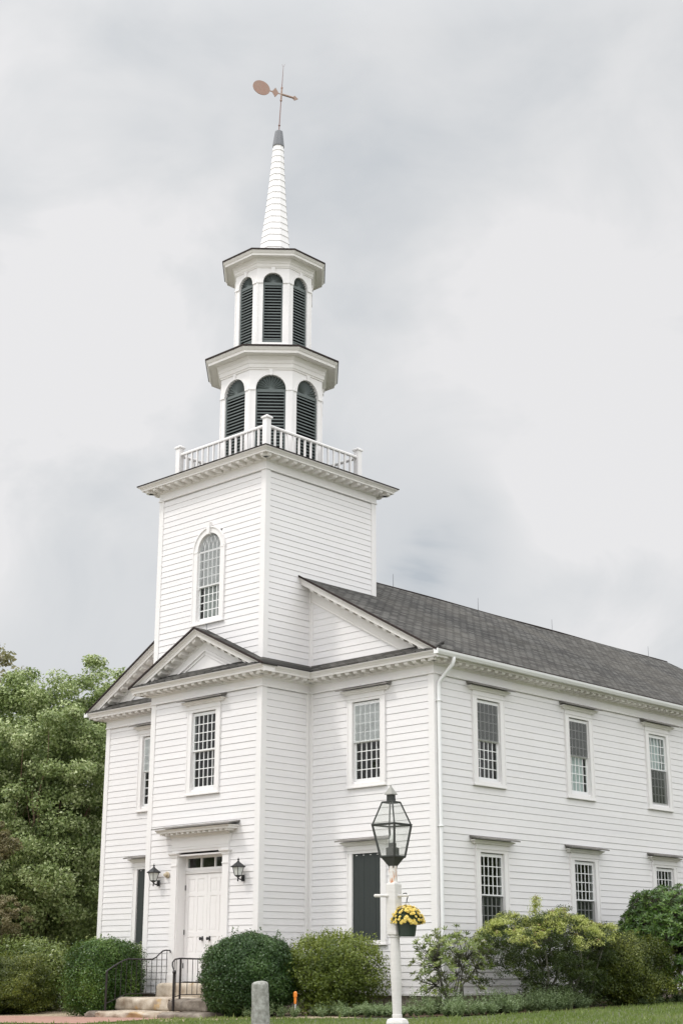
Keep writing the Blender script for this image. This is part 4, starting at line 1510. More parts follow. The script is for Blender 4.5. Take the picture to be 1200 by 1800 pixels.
# ------------------------------------------------------------------ stone steps
def rough_block(name, a, b, material, seed, label, amp=0.05, cat='step'):
    r = np.random.RandomState(seed)
    nx, ny, nz = max(2, int((b[0] - a[0]) / 0.07)), max(2, int((b[1] - a[1]) / 0.09)), 5
    mb = MB()
    from mathutils import noise as N
    def P(i, j, k):
        u, v, t = i / nx, j / ny, k / nz
        x = a[0] + (b[0] - a[0]) * u; y = a[1] + (b[1] - a[1]) * v; z = a[2] + (b[2] - a[2]) * t
        # worn rounding of edges
        e = 0.045
        cx, cy, cz = (a[0] + b[0]) / 2, (a[1] + b[1]) / 2, (a[2] + b[2]) / 2
        n = N.noise_vector(Vector((x * 1.7 + seed, y * 1.7, z * 3)))
        n2 = N.noise_vector(Vector((x * 6 + seed, y * 6, z * 8)))
        dx = n.x * amp + n2.x * amp * 0.35; dy = n.y * amp * 1.3 + n2.y * amp * 0.5; dz = n.z * amp * 0.25 + n2.z * amp * 0.12
        if k == nz:
            if j == 0: dz -= e * 0.7; dy += e * 0.3
            if i in (0, nx): dz -= e; dx += e * (1 if i == 0 else -1)
        if k == 0: dz = 0; dy += 0.03 if j == 0 else 0
        return (x + dx, y + dy, z + dz)
    idx = {}
    vs = []
    def V(i, j, k):
        if (i, j, k) not in idx:
            idx[(i, j, k)] = len(vs); vs.append(P(i, j, k))
        return idx[(i, j, k)]
    fs = []
    for i in range(nx):
        for j in range(ny):
            fs.append((V(i, j, nz), V(i + 1, j, nz), V(i + 1, j + 1, nz), V(i, j + 1, nz)))
            fs.append((V(i, j, 0), V(i, j + 1, 0), V(i + 1, j + 1, 0), V(i + 1, j, 0)))
    for k in range(nz):
        for i in range(nx):
            fs.append((V(i, 0, k), V(i + 1, 0, k), V(i + 1, 0, k + 1), V(i, 0, k + 1)))
            fs.append((V(i, ny, k), V(i, ny, k + 1), V(i + 1, ny, k + 1), V(i + 1, ny, k)))
        for j in range(ny):
            fs.append((V(0, j, k), V(0, j, k + 1), V(0, j + 1, k + 1), V(0, j + 1, k)))
            fs.append((V(nx, j, k), V(nx, j + 1, k), V(nx, j + 1, k + 1), V(nx, j, k + 1)))
    mb.add(vs, fs)
    o = mb.build(name, material, smooth=True)
    tag(o, label, cat, 'stone steps at the door')
    return o


rough_block('stone_step', (-1.12, -2.24, 0.40), (1.12, -D - 0.05, 0.82), M['granite'], 3, 'smooth pale granite sill block right under the double door', 0.012)
rough_block('stone_step', (-1.42, -3.30, 0.165), (0.75, -2.05, 0.48), M['granite'], 8, 'long tan rounded slab forming left part of the middle step', 0.08)
rough_block('stone_step', (0.79, -3.36, 0.16), (2.15, -2.05, 0.46), M['granitedark'], 12, 'darker rough slab at right end of the middle step beside round bush', 0.08)
rough_block('stone_step', (-1.50, -4.18, -0.15), (-1.13, -3.10, 0.16), M['granitedark'], 17, 'small rough stone at far left end of the lowest step', 0.04)
rough_block('stone_step', (-1.11, -4.15, -0.15), (1.25, -3.12, 0.175), M['granite'], 22, 'long rough-faced tan slab forming the middle of the lowest step', 0.11)
rough_block('stone_step', (1.28, -4.12, -0.15), (2.85, -3.12, 0.165), M['granitedark'], 27, 'brown jagged slab at right end of the lowest step', 0.08)

# ------------------------------------------------------------------ iron railings
def railing(x, pts, posts, bals, zb_pts, label, flare=None):
    t = thing('iron_railing', label, 'railing', (x, -2.5, 0.4), 0, 'iron railings at the steps')
    off = Vector((-x, 2.5, -0.4))
    top = lambda y: np.interp(-y, [-p[1] for p in pts if True], [p[2] for p in pts])
    r = MB()
    P = [Vector(p) + off for p in pts]
    r.tube([tuple(p) for p in P], 0.019, 8)
    r.build('handrail', M['iron'], t, smooth=True)
    for (py, z0) in posts:
        q = MB(); zt = float(np.interp(-py, [-p[1] for p in pts], [p[2] for p in pts]))
        q.box((-0.018, py + 2.5 - 0.018, z0 - 0.4), (0.018, py + 2.5 + 0.018, zt - 0.4 - 0.005)); q.build('post', M['iron'], t)
    q = MB(); q.tube([tuple(Vector(p) + off) for p in zb_pts], 0.011, 6); q.build('bottom_rail', M['iron'], t)
    for py in bals:
        zt = float(np.interp(-py, [-p[1] for p in pts], [p[2] for p in pts]))
        z0 = float(np.interp(-py, [-p[1] for p in zb_pts], [p[2] for p in zb_pts]))
        q = MB(); q.tube([(0, py + 2.5, z0 - 0.4), (0, py + 2.5, zt - 0.405)], 0.0085, 6); q.build('baluster', M['iron'], t)
    return t


XL, XR = -1.0, 1.0
prof_y = [(-1.88, 1.58), (-1.90, 1.635), (-2.05, 1.64), (-2.15, 1.62), (-2.26, 1.54), (-2.36, 1.46), (-2.48, 1.415)]
ptsL = [(XL, y, z) for y, z in prof_y] + [(XL, -2.7, 1.41), (XL, -3.28, 1.42), (XL, -3.45, 1.37), (XL, -3.72, 1.25), (XL, -3.93, 1.13), (XL, -3.97, 1.06)]
railing(XL, ptsL, [(-3.94, 0.18)], [-2.0 - 0.165 * i for i in range(11)], [(XL, -1.92, 0.86), (XL, -2.38, 0.86), (XL, -2.40, 0.56), (XL, -3.3, 0.56), (XL, -3.92, 0.34)][2:],
        'black iron stair railing in front of the square hedge')
ptsR = [(XR, y, z) for y, z in prof_y] + [(XR, -2.7, 1.41), (XR, -3.25, 1.42), (XR, -3.40, 1.40), (XR, -3.48, 1.33), (XR + 0.02, -3.50, 1.25), (XR + 0.08, -3.52, 1.18), (XR + 0.14, -3.54, 1.13), (XR + 0.17, -3.55, 1.08)]
rr_ = railing(XR, ptsR, [(-3.22, 0.42)], [-2.0 - 0.165 * i for i in range(7)] + [-3.36, -3.42], [(XR, -2.40, 0.56), (XR, -3.2, 0.56), (XR, -3.4, 0.50), (XR, -3.47, 0.40)],
              'black iron stair railing with curled end beside the round bush')
q = MB()
q.box((0.135, -1.075, -0.22), (0.18, -1.03, 0.66)); q.lathe([(0.0, 0.64), (0.04, 0.66), (0.05, 0.70), (0.03, 0.74), (0.0, 0.75)], 10, c=(0.158, -1.052, 0))
q.build('newel_post', M['iron'], rr_)

# ------------------------------------------------------------------ wall lanterns
def wall_lantern(x, z, label):
    t = thing('wall_lantern', label, 'wall lantern', (x, -D - 0.03, z), 0, 'wall lanterns either side of the door')
    q = MB()
    q.box((-0.045, -0.035, -0.23), (0.045, 0.0, -0.07))
    q.tube([(0, -0.03, -0.16), (0, -0.09, -0.19), (0, -0.16, -0.17), (0, -0.19, -0.13)], 0.016, 8)
    q.build('bracket', M['black'], t)
    c = (0, -0.19, 0)
    q = MB()
    q.lathe([(0.0, -0.24), (0.014, -0.23), (0.02, -0.20), (0.012, -0.16), (0.03, -0.13), (0.075, -0.105), (0.085, -0.09), (0.085, -0.08)], 4, c=c, rot=math.pi / 4)
    for k in range(4):
        a = math.pi / 4 + k * math.pi / 2
        q.tube([(c[0] + 0.085 * math.cos(a), c[1] + 0.085 * math.sin(a), -0.085), (c[0] + 0.145 * math.cos(a), c[1] + 0.145 * math.sin(a), 0.125)], 0.009, 5)
    q.build('cage', M['black'], t)
    q = MB()
    q.lathe([(0.185, 0.115), (0.19, 0.135), (0.12, 0.185), (0.07, 0.225), (0.035, 0.25), (0.03, 0.27), (0.012, 0.28), (0.028, 0.30), (0.024, 0.325), (0.006, 0.345), (0.004, 0.375)], 4, c=c, rot=math.pi / 4)
    q.build('roof', M['black'], t)
    q = MB()
    q.lathe([(0.078, -0.08), (0.134, 0.118)], 4, c=c, rot=math.pi / 4)
    q.build('glass', M['frost'], t)
    return t


wall_lantern(-1.66, 3.54, 'black wall lantern left of the door beside small tan light')
wall_lantern(1.70, 3.54, 'black wall lantern right of the door')
t = thing('round_wall_light', 'small round tan wall light between left lantern and door', 'light', (-1.32, -D - 0.028, 3.60))
q = MB(); X = Matrix.Rotation(math.pi / 2, 4, 'X'); q.lathe([(0.10, 0.0), (0.105, 0.012), (0.085, 0.03)], 16, X=X, sy=0.8); q.build('base', M['beige'], t)
q = MB(); q.lathe([(0.05, 0.03), (0.06, 0.06), (0.045, 0.10), (0.03, 0.105)], 12, X=X, sy=0.85); q.build('lamp_head', M['beige'], t)

# ------------------------------------------------------------------ street lamp
LPX, LPY = 18.855, -15.297
lamp = thing('lamp_post', 'tall white wooden lamp post with tapered glass lantern on the lawn', 'street lamp', (LPX, LPY, gz(LPX, LPY)))
lamp.rotation_euler = (0, 0, math.radians(42 + 3))
gz0 = gz(LPX, LPY)
Z = lambda z: z - gz0
tl = -0.022     # lean
LN = lambda z: (tl * (z - 0.65), 0)      # local x is image right


def sq(h_, z, rot=math.pi / 4 + math.radians(6), n=4):
    cx, cy = LN(z)
    return [(cx + h_ * math.cos(rot + 2 * math.pi * k / n), cy + h_ * math.sin(rot + 2 * math.pi * k / n), Z(z)) for k in range(n)]


q = MB()
r8 = math.pi / 8
q.loft([sq(0.13, gz0 - 0.1, math.pi / 8, 8), sq(0.13, 0.62, math.pi / 8, 8), sq(0.115, 0.65, math.pi / 8, 8), sq(0.075, 0.665, math.pi / 8, 8)])
q.build('base', M['postw'], lamp)
q = MB()
q.loft([sq(r, z, 0, 16) for r, z in ((0.052, 0.66), (0.055, 0.675), (0.055, 0.70), (0.050, 0.705), (0.053, 0.9), (0.060, 1.1), (0.058, 1.3), (0.050, 1.50), (0.050, 1.515), (0.058, 1.52), (0.058, 1.535))])
q.build('shaft', M['postw'], lamp, smooth=False)
q = MB()
sr = math.pi / 4 + math.radians(50)
q.loft([sq(0.062, 1.53, sr), sq(0.088, 1.55, sr), sq(0.088, 2.085, sr), sq(0.082, 2.10, sr), sq(0.055, 2.112, sr)])
q.build('square_head', M['postw'], lamp)
q = MB()
q.loft([sq(r, z, 0, 14) for r, z in ((0.052, 2.105), (0.045, 2.125), (0.045, 2.22), (0.047, 2.23), (0.045, 2.24), (0.045, 2.29))])
q.build('neck', M['rust'], lamp, smooth=False)
q = MB()
cx = LN(1.965)[0]
q.tube([(cx - 0.02, -0.02, Z(1.965)), (cx - 0.215, -0.02, Z(1.965)), (cx - 0.225, -0.02, Z(1.965))], [0.016, 0.018, 0.006], 10)
q.tube([(cx + 0.02, -0.04, Z(1.965)), (cx + 0.165, -0.045, Z(1.968))], [0.016, 0.012], 10)
q.build('ladder_rest', M['postw'], lamp)
# lantern: square, corner towards the viewer
lr = math.radians(-90 + 4)
q = MB()
q.loft([sq(0.048, 2.265, lr), sq(0.052, 2.29, lr), sq(0.125, 2.375, lr), sq(0.150, 2.385, lr), sq(0.150, 2.395, lr), sq(0.13, 2.40, lr)])
q.build('lantern_base', M['lantgreen'], lamp)
q = MB()
lo_, mid, top_ = sq(0.140, 2.395, lr), sq(0.222, 2.745, lr), sq(0.105, 3.00, lr)
for k in range(4):
    q.tube([lo_[k], mid[k]], 0.013, 6)
    q.tube([mid[k], top_[k]], 0.009, 6)
    q.tube([mid[k], mid[(k + 1) % 4]], 0.012, 6)
    q.tube([lo_[k], lo_[(k + 1) % 4]], 0.011, 6)
    q.tube([top_[k], top_[(k + 1) % 4]], 0.010, 6)
q.loft([sq(0.222, 2.75, lr), sq(0.238, 2.75, lr), sq(0.238, 2.757, lr), sq(0.222, 2.757, lr), sq(0.222, 2.75, lr)], caps=False)
q.build('lantern_frame', M['lantgreen'], lamp)
for k in range(4):
    for (a, b_) in ((lo_, mid), (mid, top_)):
        g_ = MB(); g_.add([a[k], a[(k + 1) % 4], b_[(k + 1) % 4], b_[k]], [(0, 1, 2, 3)])
        g_.build('lantern_pane', M['lglass'], lamp)
q = MB()
q.loft([sq(0.105, 2.998, lr), sq(0.108, 3.006, lr), sq(0.04, 3.012, lr)])
q.loft([sq(0.052, 3.01, lr), sq(0.050, 3.085, lr)])
q.build('chimney', M['lantgreen'], lamp)
q = MB()
q.loft([sq(0.078, 3.085, lr), sq(0.074, 3.095, lr), sq(0.012, 3.175, lr), sq(0.006, 3.195, lr)])
q.build('finial', M['lantgrey'], lamp)
q = MB()
q.loft([sq(0.075, 2.40, lr), sq(0.075, 2.49, lr), sq(0.045, 2.50, lr), sq(0.045, 2.545, lr), sq(0.02, 2.55, lr)])
q.build('burner', M['lantgreen'], lamp)
q = MB()
for (dx, dy, hh) in ((0.0, 0.0, 2.60),):
    q.lathe([(0.028, Z(2.54)), (0.034, Z(2.58)), (0.02, Z(2.63)), (0.004, Z(2.66))], 10, c=(LN(2.5)[0] + dx, dy, 0))
q.build('bulb', M['frost'], lamp)

# ------------------------------------------------------------------ granite bollard
gx, gy = 14.03, -12.77
t0 = gz(gx, gy)
q = MB()
from mathutils import noise as NZ
rings = []
for i in range(16):
    z = t0 - 0.15 + (1.0 + 0.15 - t0) * i / 15 if i < 15 else 0.99
    z = t0 - 0.15 + (0.955 - t0 + 0.15) * i / 15
    ring = []
    for k in range(28):
        a = 2 * math.pi * k / 28
        R = (0.136 - 0.014 * (z - t0))
        sqf = 1.0 / max(abs(math.cos(a)), abs(math.sin(a)))
        R *= 0.80 + 0.20 * min(sqf, 1.25)
        nn = NZ.noise(Vector((math.cos(a) * 2, math.sin(a) * 2, z * 5))) * 0.008 + NZ.noise(Vector((math.cos(a) * 7, math.sin(a) * 7, z * 22))) * 0.004
        ring.append(((R + nn) * math.cos(a) - 0.03 * (z - t0), (R + nn) * math.sin(a) * 0.9, z - t0))
    rings.append(ring)
for (f, dz) in ((0.96, 0.022), (0.82, 0.042), (0.5, 0.055), (0.15, 0.06)):
    rings.append([(x * f, y * f, 0.955 - t0 + dz) for x, y, _ in rings[15]])
q.loft(rings)
o = q.build('granite_post', M['bollard'], loc=(gx, gy, t0), smooth=True, rotz=math.radians(40))
tag(o, 'short rough grey granite post with domed top standing on the lawn', 'post')

# ------------------------------------------------------------------ foliage helpers
def leaf_mesh(name, material, P, N, U, size, tint, aspect=0.5, fold=0.0):
    """P centres, N normals, U long axis, size array: one pointed quad per leaf"""
    n = len(P)
    N = N / (np.linalg.norm(N, axis=1, keepdims=True) + 1e-9)
    U = U - N * np.sum(U * N, axis=1, keepdims=True)
    U = U / (np.linalg.norm(U, axis=1, keepdims=True) + 1e-9)
    V = np.cross(N, U)
    s = size[:, None]
    a = P - U * s * 0.5
    b = P + V * s * aspect * 0.5 + N * s * fold
    c = P + U * s * 0.5
    d = P - V * s * aspect * 0.5 + N * s * fold
    vs = np.stack([a, b, c, d], 1).reshape(-1, 3).astype(np.float32)
    me = bpy.data.meshes.new(name)
    me.vertices.add(4 * n)
    me.vertices.foreach_set('co', vs.ravel())
    me.loops.add(4 * n)
    me.loops.foreach_set('vertex_index', np.arange(4 * n, dtype=np.int32))
    me.polygons.add(n)
    me.polygons.foreach_set('loop_start', np.arange(0, 4 * n, 4, dtype=np.int32))
    me.polygons.foreach_set('loop_total', np.full(n, 4, dtype=np.int32))
    me.update(calc_edges=True)
    at = me.attributes.new('tint', 'FLOAT', 'FACE')
    at.data.foreach_set('value', np.clip(tint, 0, 1).astype(np.float32))
    me.materials.append(material)
    return me


def unit(r, n):
    v = r.normal(size=(n, 3))
    return v / np.linalg.norm(v, axis=1, keepdims=True)


def cluster_leaves(r, centres, rad, per, size, up=0.4, flat=0.7, outc=None, jit=1.0):
    """leaves scattered in clumps; returns arrays"""
    k = len(centres)
    n = k * per
    c = np.repeat(centres, per, axis=0)
    rr = np.repeat(rad, per)
    d = unit(r, n)
    q = r.rand(n) ** 0.5
    off = d * (rr * q)[:, None]
    off[:, 2] *= flat
    P = c + off
    Nn = d * 0.5 + unit(r, n) * jit + np.array([0, 0, up])
    if outc is not None:
        o = P - outc
        Nn += 0.5 * o / (np.linalg.norm(o, axis=1, keepdims=True) + 1e-6)
    U = unit(r, n) + np.array([0, 0, -0.4])
    ct = np.repeat(r.rand(k) * 0.35, per)
    tint = r.rand(n) * 0.65 + ct
    return P, Nn, U, size * (0.65 + 0.7 * r.rand(n)), tint


def crown_centres(r, c, rad, k, inner=0.45, bottom=-0.8):
    out = []
    while len(out) < k:
        d = unit(r, 1)[0]
        if d[2] < bottom: continue
        q = inner + (1 - inner) * r.rand() ** 0.6
        # lumpy outline
        lump = 0.92 + 0.10 * math.sin(d[0] * 5.1 + c[0]) * math.sin(d[1] * 4.3 + c[1]) + 0.07 * math.sin(d[2] * 7 + d[0] * 6)
        out.append(np.array(c) + d * np.array(rad) * q * lump)
    return np.array(out)


def limbs(mb, base, tips, r0, seed, sub=4):
    rr = random.Random(seed)
    for tp in tips:
        b = Vector(base); t = Vector(tp)
        pts = []
        for i in range(sub + 1):
            f = i / sub
            p = b.lerp(t, f)
            p += Vector((rr.uniform(-1, 1), rr.uniform(-1, 1), rr.uniform(-.5, .5))) * 0.06 * (t - b).length * math.sin(math.pi * f)
            p.z += 0.06 * (t - b).length * math.sin(math.pi * f)
            pts.append(tuple(p))
        mb.tube(pts, [r0 * (1 - 0.8 * i / sub) for i in range(sub + 1)], 6)


def tree(name, x, y, h_, rad, k, per, size, leafm, barkm, seed, label, cat='tree', trunks=1, cz=None, zr=None, low=-0.8, group=None, inner=0.45):
    r = np.random.RandomState(seed)
    z0 = gz(x, y)
    t = thing(name, label, cat, (x, y, z0), 0, group)
    cz = cz if cz is not None else h_ * 0.55
    zr = zr if zr is not None else h_ * 0.47
    cen = crown_centres(r, (0, 0, cz), (rad, rad, zr), k, inner, low)
    P, Nn, U, s, tint = cluster_leaves(r, cen, (0.35 + 0.45 * r.rand(k)) * rad / 4.2, per, size, outc=np.array([0, 0, cz]))
    ok = P[:, 2] > 0.05
    me = leaf_mesh('crown', leafm, P[ok], Nn[ok], U[ok], s[ok], tint[ok], 0.62, 0.08)
    link('crown', me, t)
    mb = MB()
    rr = random.Random(seed)
    for i in range(trunks):
        a = 2 * math.pi * i / max(1, trunks) + 0.6
        sp = 0.0 if trunks == 1 else 0.25
        bx, by = sp * math.cos(a), sp * math.sin(a)
        ex, ey = (0.3 * rr.uniform(-1, 1), 0.3 * rr.uniform(-1, 1)) if trunks == 1 else (rad * 0.38 * math.cos(a), rad * 0.38 * math.sin(a))
        pts = [(bx + (ex - bx) * f + rr.uniform(-.12, .12), by + (ey - by) * f + rr.uniform(-.12, .12), -0.2 + (h_ * 0.62) * f) for f in np.linspace(0, 1, 9)]
        R0 = h_ * (0.018 if trunks == 1 else 0.009)
        mb.tube(pts, [R0 * (1.15 - f) + 0.01 for f in np.linspace(0, 1, 9)], 8)
        for j in range(14 if trunks == 1 else 7):
            f = rr.uniform(0.22, 0.85)
            b = pts[int(f * 8)]
            c = cen[rr.randrange(len(cen))]
            limbs(mb, b, [tuple(c)], R0 * 0.45 * (1.1 - f), seed + j)
    mb.build('trunk', barkm, t, smooth=True)
    return t


# trees left of and behind the church
tree('broadleaf_tree', -16.3, 4.8, 12.3, 4.2, 620, 330, 0.115, M['leaf_tree'], M['barkr'], 11,
     'tall bright green leafy tree at left nearest the church wall', trunks=4, cz=6.5, zr=6.3, low=-1.0, inner=0.35, group='trees left of the church')
tree('broadleaf_tree', -20.3, 0.6, 11.9, 4.4, 620, 330, 0.115, M['leaf_tree'], M['bark'], 12,
     'tall bright green leafy tree at the left edge of the photo', cz=6.3, zr=6.1, low=-1.0, inner=0.4, group='trees left of the church')
tree('broadleaf_tree', -20.5, 9.5, 13.6, 4.8, 450, 220, 0.15, M['leaf_tree'], M['bark'], 13,
     'green leafy tree standing behind the two front trees', cz=7.0, zr=6.8, low=-1.0, inner=0.4, group='trees left of the church')
tree('broadleaf_tree', -29.5, 9.0, 15.2, 4.6, 320, 150, 0.20, M['leaf_brown'], M['bark'], 14,
     'taller olive brown tree poking up behind the green trees', cz=8.6, zr=7.0, low=-1.0, group='trees left of the church')
tree('broadleaf_tree', -31, 1.0, 14.0, 5.0, 260, 150, 0.22, M['leaf_tree'], M['bark'], 15,
     'green leafy tree beyond the left edge of the photo', cz=7.4, zr=7.0, low=-1.0, group='trees left of the church')
tree('broadleaf_tree', -14.5, 15.0, 10.0, 4.2, 260, 150, 0.20, M['leaf_tree'], M['bark'], 16,
     'green leafy tree behind the church gable at left', cz=5.2, zr=4.9, low=-1.0, inner=0.4, group='trees left of the church')
tree('russet_maple', -9.9, -1.3, 3.5, 1.0, 70, 150, 0.065, M['leaf_maple'], M['bark'], 21,
     'small russet ornamental maple at the left edge just above the hedges', trunks=3, cz=2.75, zr=0.75)
tree('russet_tree', -12.1, -0.6, 6.1, 1.25, 80, 170, 0.08, M['leaf_maple'], M['bark'], 22,
     'dull russet leaved tree at the left edge above the smaller maple', trunks=2, cz=5.1, zr=0.95)


# woods all round the churchyard, far off, read as one mass
r = np.random.RandomState(91)
n = 90000
a = r.uniform(0, 2 * math.pi, n)
vis = (a > math.radians(98)) & (a < math.radians(168))
R_ = 92 + 9 * np.sin(a * 7.3) + 12 * r.rand(n)
top_ = 15 + 2.5 * np.sin(a * 23) + 1.8 * np.sin(a * 51 + 1) + 1.2 * np.sin(a * 97)
top_ = np.where(vis, 10.5 + 0.8 * np.sin(a * 51), top_)
zz_ = top_ * r.rand(n) ** 0.8
P = np.stack([12 + R_ * np.cos(a), -8 + R_ * np.sin(a), zz_], 1)
Nn = unit(r, n) - np.stack([np.cos(a), np.sin(a), -0.5 * np.ones(n)], 1) * 0.8
me = leaf_mesh('far_woods', M['leaf_tree'], P, Nn, unit(r, n), 0.9 + 0.7 * r.rand(n), 0.4 * r.rand(n) + 0.1 * (np.sin(a * 31) + 1), 0.8, 0.1)
tag(link('far_woods', me), 'distant ring of woods around the churchyard', 'woods', kind='stuff')


def shrub_shell(name, x, y, r3, leafm, seed, label, n, size, boxy=0.0, dense=0.85, cat='bush', group=None, aspect=0.55, topz=None, spikes=0, barkm=None, jit=0.9, amp=0.07, twigs=26, holes=0.0, clump=0.045, inside=6000):
    """clipped shrub: leaves in a thick skin over a rounded body, on a stem with twigs"""
    r = np.random.RandomState(seed)
    z0 = gz(x, y)
    t = thing(name, label, cat, (x, y, z0), 0, group)
    rx, ry, rz_ = r3
    d = unit(r, n)
    e = 2.0 + boxy * 4
    k = (np.abs(d[:, 0]) ** e + np.abs(d[:, 1]) ** e + np.abs(d[:, 2]) ** e) ** (-1 / e)
    nz = np.zeros(n)
    for i in range(6):
        f = unit(r, 1)[0] * (4 + 5 * r.rand()); ph = r.rand() * 6
        nz += np.sin(d @ f + ph)
    lump = 1 + amp * nz / 2.2
    cn = np.zeros(n)
    for i in range(9):
        f = unit(r, 1)[0] * (11 + 11 * r.rand()); ph = r.rand() * 6.3
        cn += np.sin(d @ f + ph)
    cn = cn / 3.0
    lump = lump * (1 + clump * np.clip(cn, -1.2, 1.0))
    depth = 1 - (1 - dense) * r.rand(n) ** 1.6 + 0.035 * r.normal(size=n) * (1)
    P = d * k[:, None] * lump[:, None] * depth[:, None] * np.array([rx, ry, rz_])
    P[:, 2] += rz_ * 0.98
    Nn = d * 1.0 + unit(r, n) * jit + np.array([0, 0, 0.25])
    U = unit(r, n) + np.array([0, 0, 0.5])
    tint = 0.30 + 0.25 * r.rand(n) + 0.20 * nz / 2.2 + 0.15 * r.normal(size=n)
    keep = P[:, 2] > 0.02
    if holes > 0:
        hn = np.zeros(n)
        for i in range(5):
            f = unit(r, 1)[0] * (9 + 8 * r.rand()); ph = r.rand() * 6
            hn += np.sin(d @ f + ph)
        thr = np.quantile(hn, holes)
        keep &= (hn > thr) | (r.rand(n) < 0.25)
    P, Nn, U, tint = P[keep], Nn[keep], U[keep], tint[keep]
    sz = size * (0.6 + 0.8 * r.rand(len(P)))
    if inside:      # the same leaves fill the body of the shrub
        di = unit(r, inside)
        ki = (np.abs(di[:, 0]) ** e + np.abs(di[:, 1]) ** e + np.abs(di[:, 2]) ** e) ** (-1 / e)
        Pi = di * (ki * (0.25 + 0.52 * r.rand(inside) ** 0.5))[:, None] * np.array([rx, ry, rz_])
        Pi[:, 2] += rz_ * 0.98
        P = np.vstack([P, Pi]); Nn = np.vstack([Nn, unit(r, inside)]); U = np.vstack([U, unit(r, inside)])
        tint = np.concatenate([tint, 0.2 + 0.4 * r.rand(inside)]); sz = np.concatenate([sz, size * (1.2 + 0.8 * r.rand(inside))])
    if spikes:
        # upright shoots standing out of the top
        ps, ns, us, ss, ts = [], [], [], [], []
        for i in range(spikes):
            a = r.rand() * 6.283; q = r.rand() ** 0.5 * 0.95
            bx, by = rx * q * math.cos(a), ry * q * math.sin(a)
            zt = rz_ * (1 + math.sqrt(max(0.0, 1 - q * q)) * 0.98)
            ln = 0.09 + 0.22 * r.rand()
            m_ = 16
            f = r.rand(m_)
            lean = np.array([math.cos(a), math.sin(a), 0]) * 0.35 * q + r.normal(size=3) * 0.1
            pp = np.array([bx, by, zt - 0.05]) + (np.array([0, 0, 1]) + lean) * (f * ln)[:, None] + r.normal(size=(m_, 3)) * 0.014
            ps.append(pp); ns.append(unit(r, m_)); us.append(unit(r, m_) * 0.6 + np.array([0, 0, 1.0])); ss.append(np.full(m_, size)); ts.append(0.5 + 0.5 * r.rand(m_))
        P = np.vstack([P] + ps); Nn = np.vstack([Nn] + ns); U = np.vstack([U] + us); sz = np.concatenate([sz] + ss); tint = np.concatenate([tint] + ts)
    link('foliage', leaf_mesh('foliage', leafm, P, Nn, U, sz, tint, aspect, 0.1), t)
    mb = MB()
    rr = random.Random(seed)
    for i in range(twigs):
        a = rr.random() * 6.283; el = rr.uniform(0.25, 1.45)
        tip = (rx * 0.88 * math.cos(a) * math.cos(el), ry * 0.88 * math.sin(a) * math.cos(el), rz_ * (0.95 + 0.85 * math.sin(el)) * 0.93)
        limbs(mb, (rr.uniform(-.12, .12) * rx, rr.uniform(-.12, .12) * ry, -0.05), [tip], 0.022, seed + i)
    mb.build('stems', barkm or M['bark'], t, smooth=True)
    return t


shrub_shell('boxwood_hedge', -2.32, -3.0, (0.90, 0.86, 0.95), M['leaf_box'], 31, 'square clipped boxwood behind the left iron railing', 52000, 0.048, boxy=0.60, dense=0.74, amp=0.035, holes=0.12, spikes=50, clump=0.05, inside=2500)
shrub_shell('round_boxwood', 3.12, -2.85, (1.10, 1.10, 0.965), M['leaf_ball'], 32, 'large round clipped dark boxwood right of the door steps', 66000, 0.048, boxy=0.07, dense=0.80, amp=0.025, spikes=40, clump=0.035, inside=12000)
shrub_shell('holly_bush', 4.55, -1.45, (1.30, 1.12, 0.90), M['leaf_holly'], 33, 'loose yellow-green bush with upright shoots behind the lamp post', 36000, 0.055, boxy=0.35, dense=0.40, amp=0.12, spikes=340, holes=0.30, twigs=70, clump=0.09, inside=3500)
shrub_shell('yew_bush', -7.2, -2.9, (1.55, 1.2, 0.80), M['leaf_yew'], 34, 'dark olive spreading yew at far left by the path', 56000, 0.05, boxy=0.3, dense=0.70, amp=0.14, spikes=60, holes=0.15, clump=0.12, inside=12000)
shrub_shell('light_green_shrub', -9.0, -0.9, (2.2, 1.2, 1.02), M['leaf_rhodo'], 36, 'pale green leafy shrub rising behind the dark yew', 26000, 0.08, boxy=0.3, dense=0.7, amp=0.12, spikes=60, clump=0.09)
shrub_shell('light_green_shrub', -4.9, -0.95, (1.3, 0.8, 0.95), M['leaf_tree'], 37, 'small leafy shrub between the yew and the square boxwood', 16000, 0.085, boxy=0.2, dense=0.6, amp=0.12)


def whorls(r, tips, per, ln, out=0.9, droop=0.0):
    """rhododendron leaves radiating round each shoot tip"""
    P, N_, U, T = [], [], [], []
    for tp, dr_ in tips:
        ax = np.array(dr_) / np.linalg.norm(dr_)
        ref = np.array([0, 0, 1.0]) if abs(ax[2]) < 0.9 else np.array([1.0, 0, 0])
        e1 = np.cross(ax, ref); e1 /= np.linalg.norm(e1); e2 = np.cross(ax, e1)
        tt = r.rand() * 0.5
        for i in range(per):
            a = 6.283 * i / per + r.rand() * 0.5
            rad = e1 * math.cos(a) + e2 * math.sin(a)
            dv = rad * out + ax * (0.15 + 0.6 * r.rand()) + np.array([0, 0, -droop])
            dv /= np.linalg.norm(dv)
            P.append(np.array(tp) + dv * ln * 0.5 - ax * 0.03 * r.rand())
            U.append(dv); N_.append(np.cross(dv, np.cross(ax, dv)) + r.normal(size=3) * 0.25); T.append(tt + 0.5 * r.rand())
    n = len(P)
    return np.array(P), np.array(N_), np.array(U), ln * (0.75 + 0.5 * r.rand(n)), np.array(T)


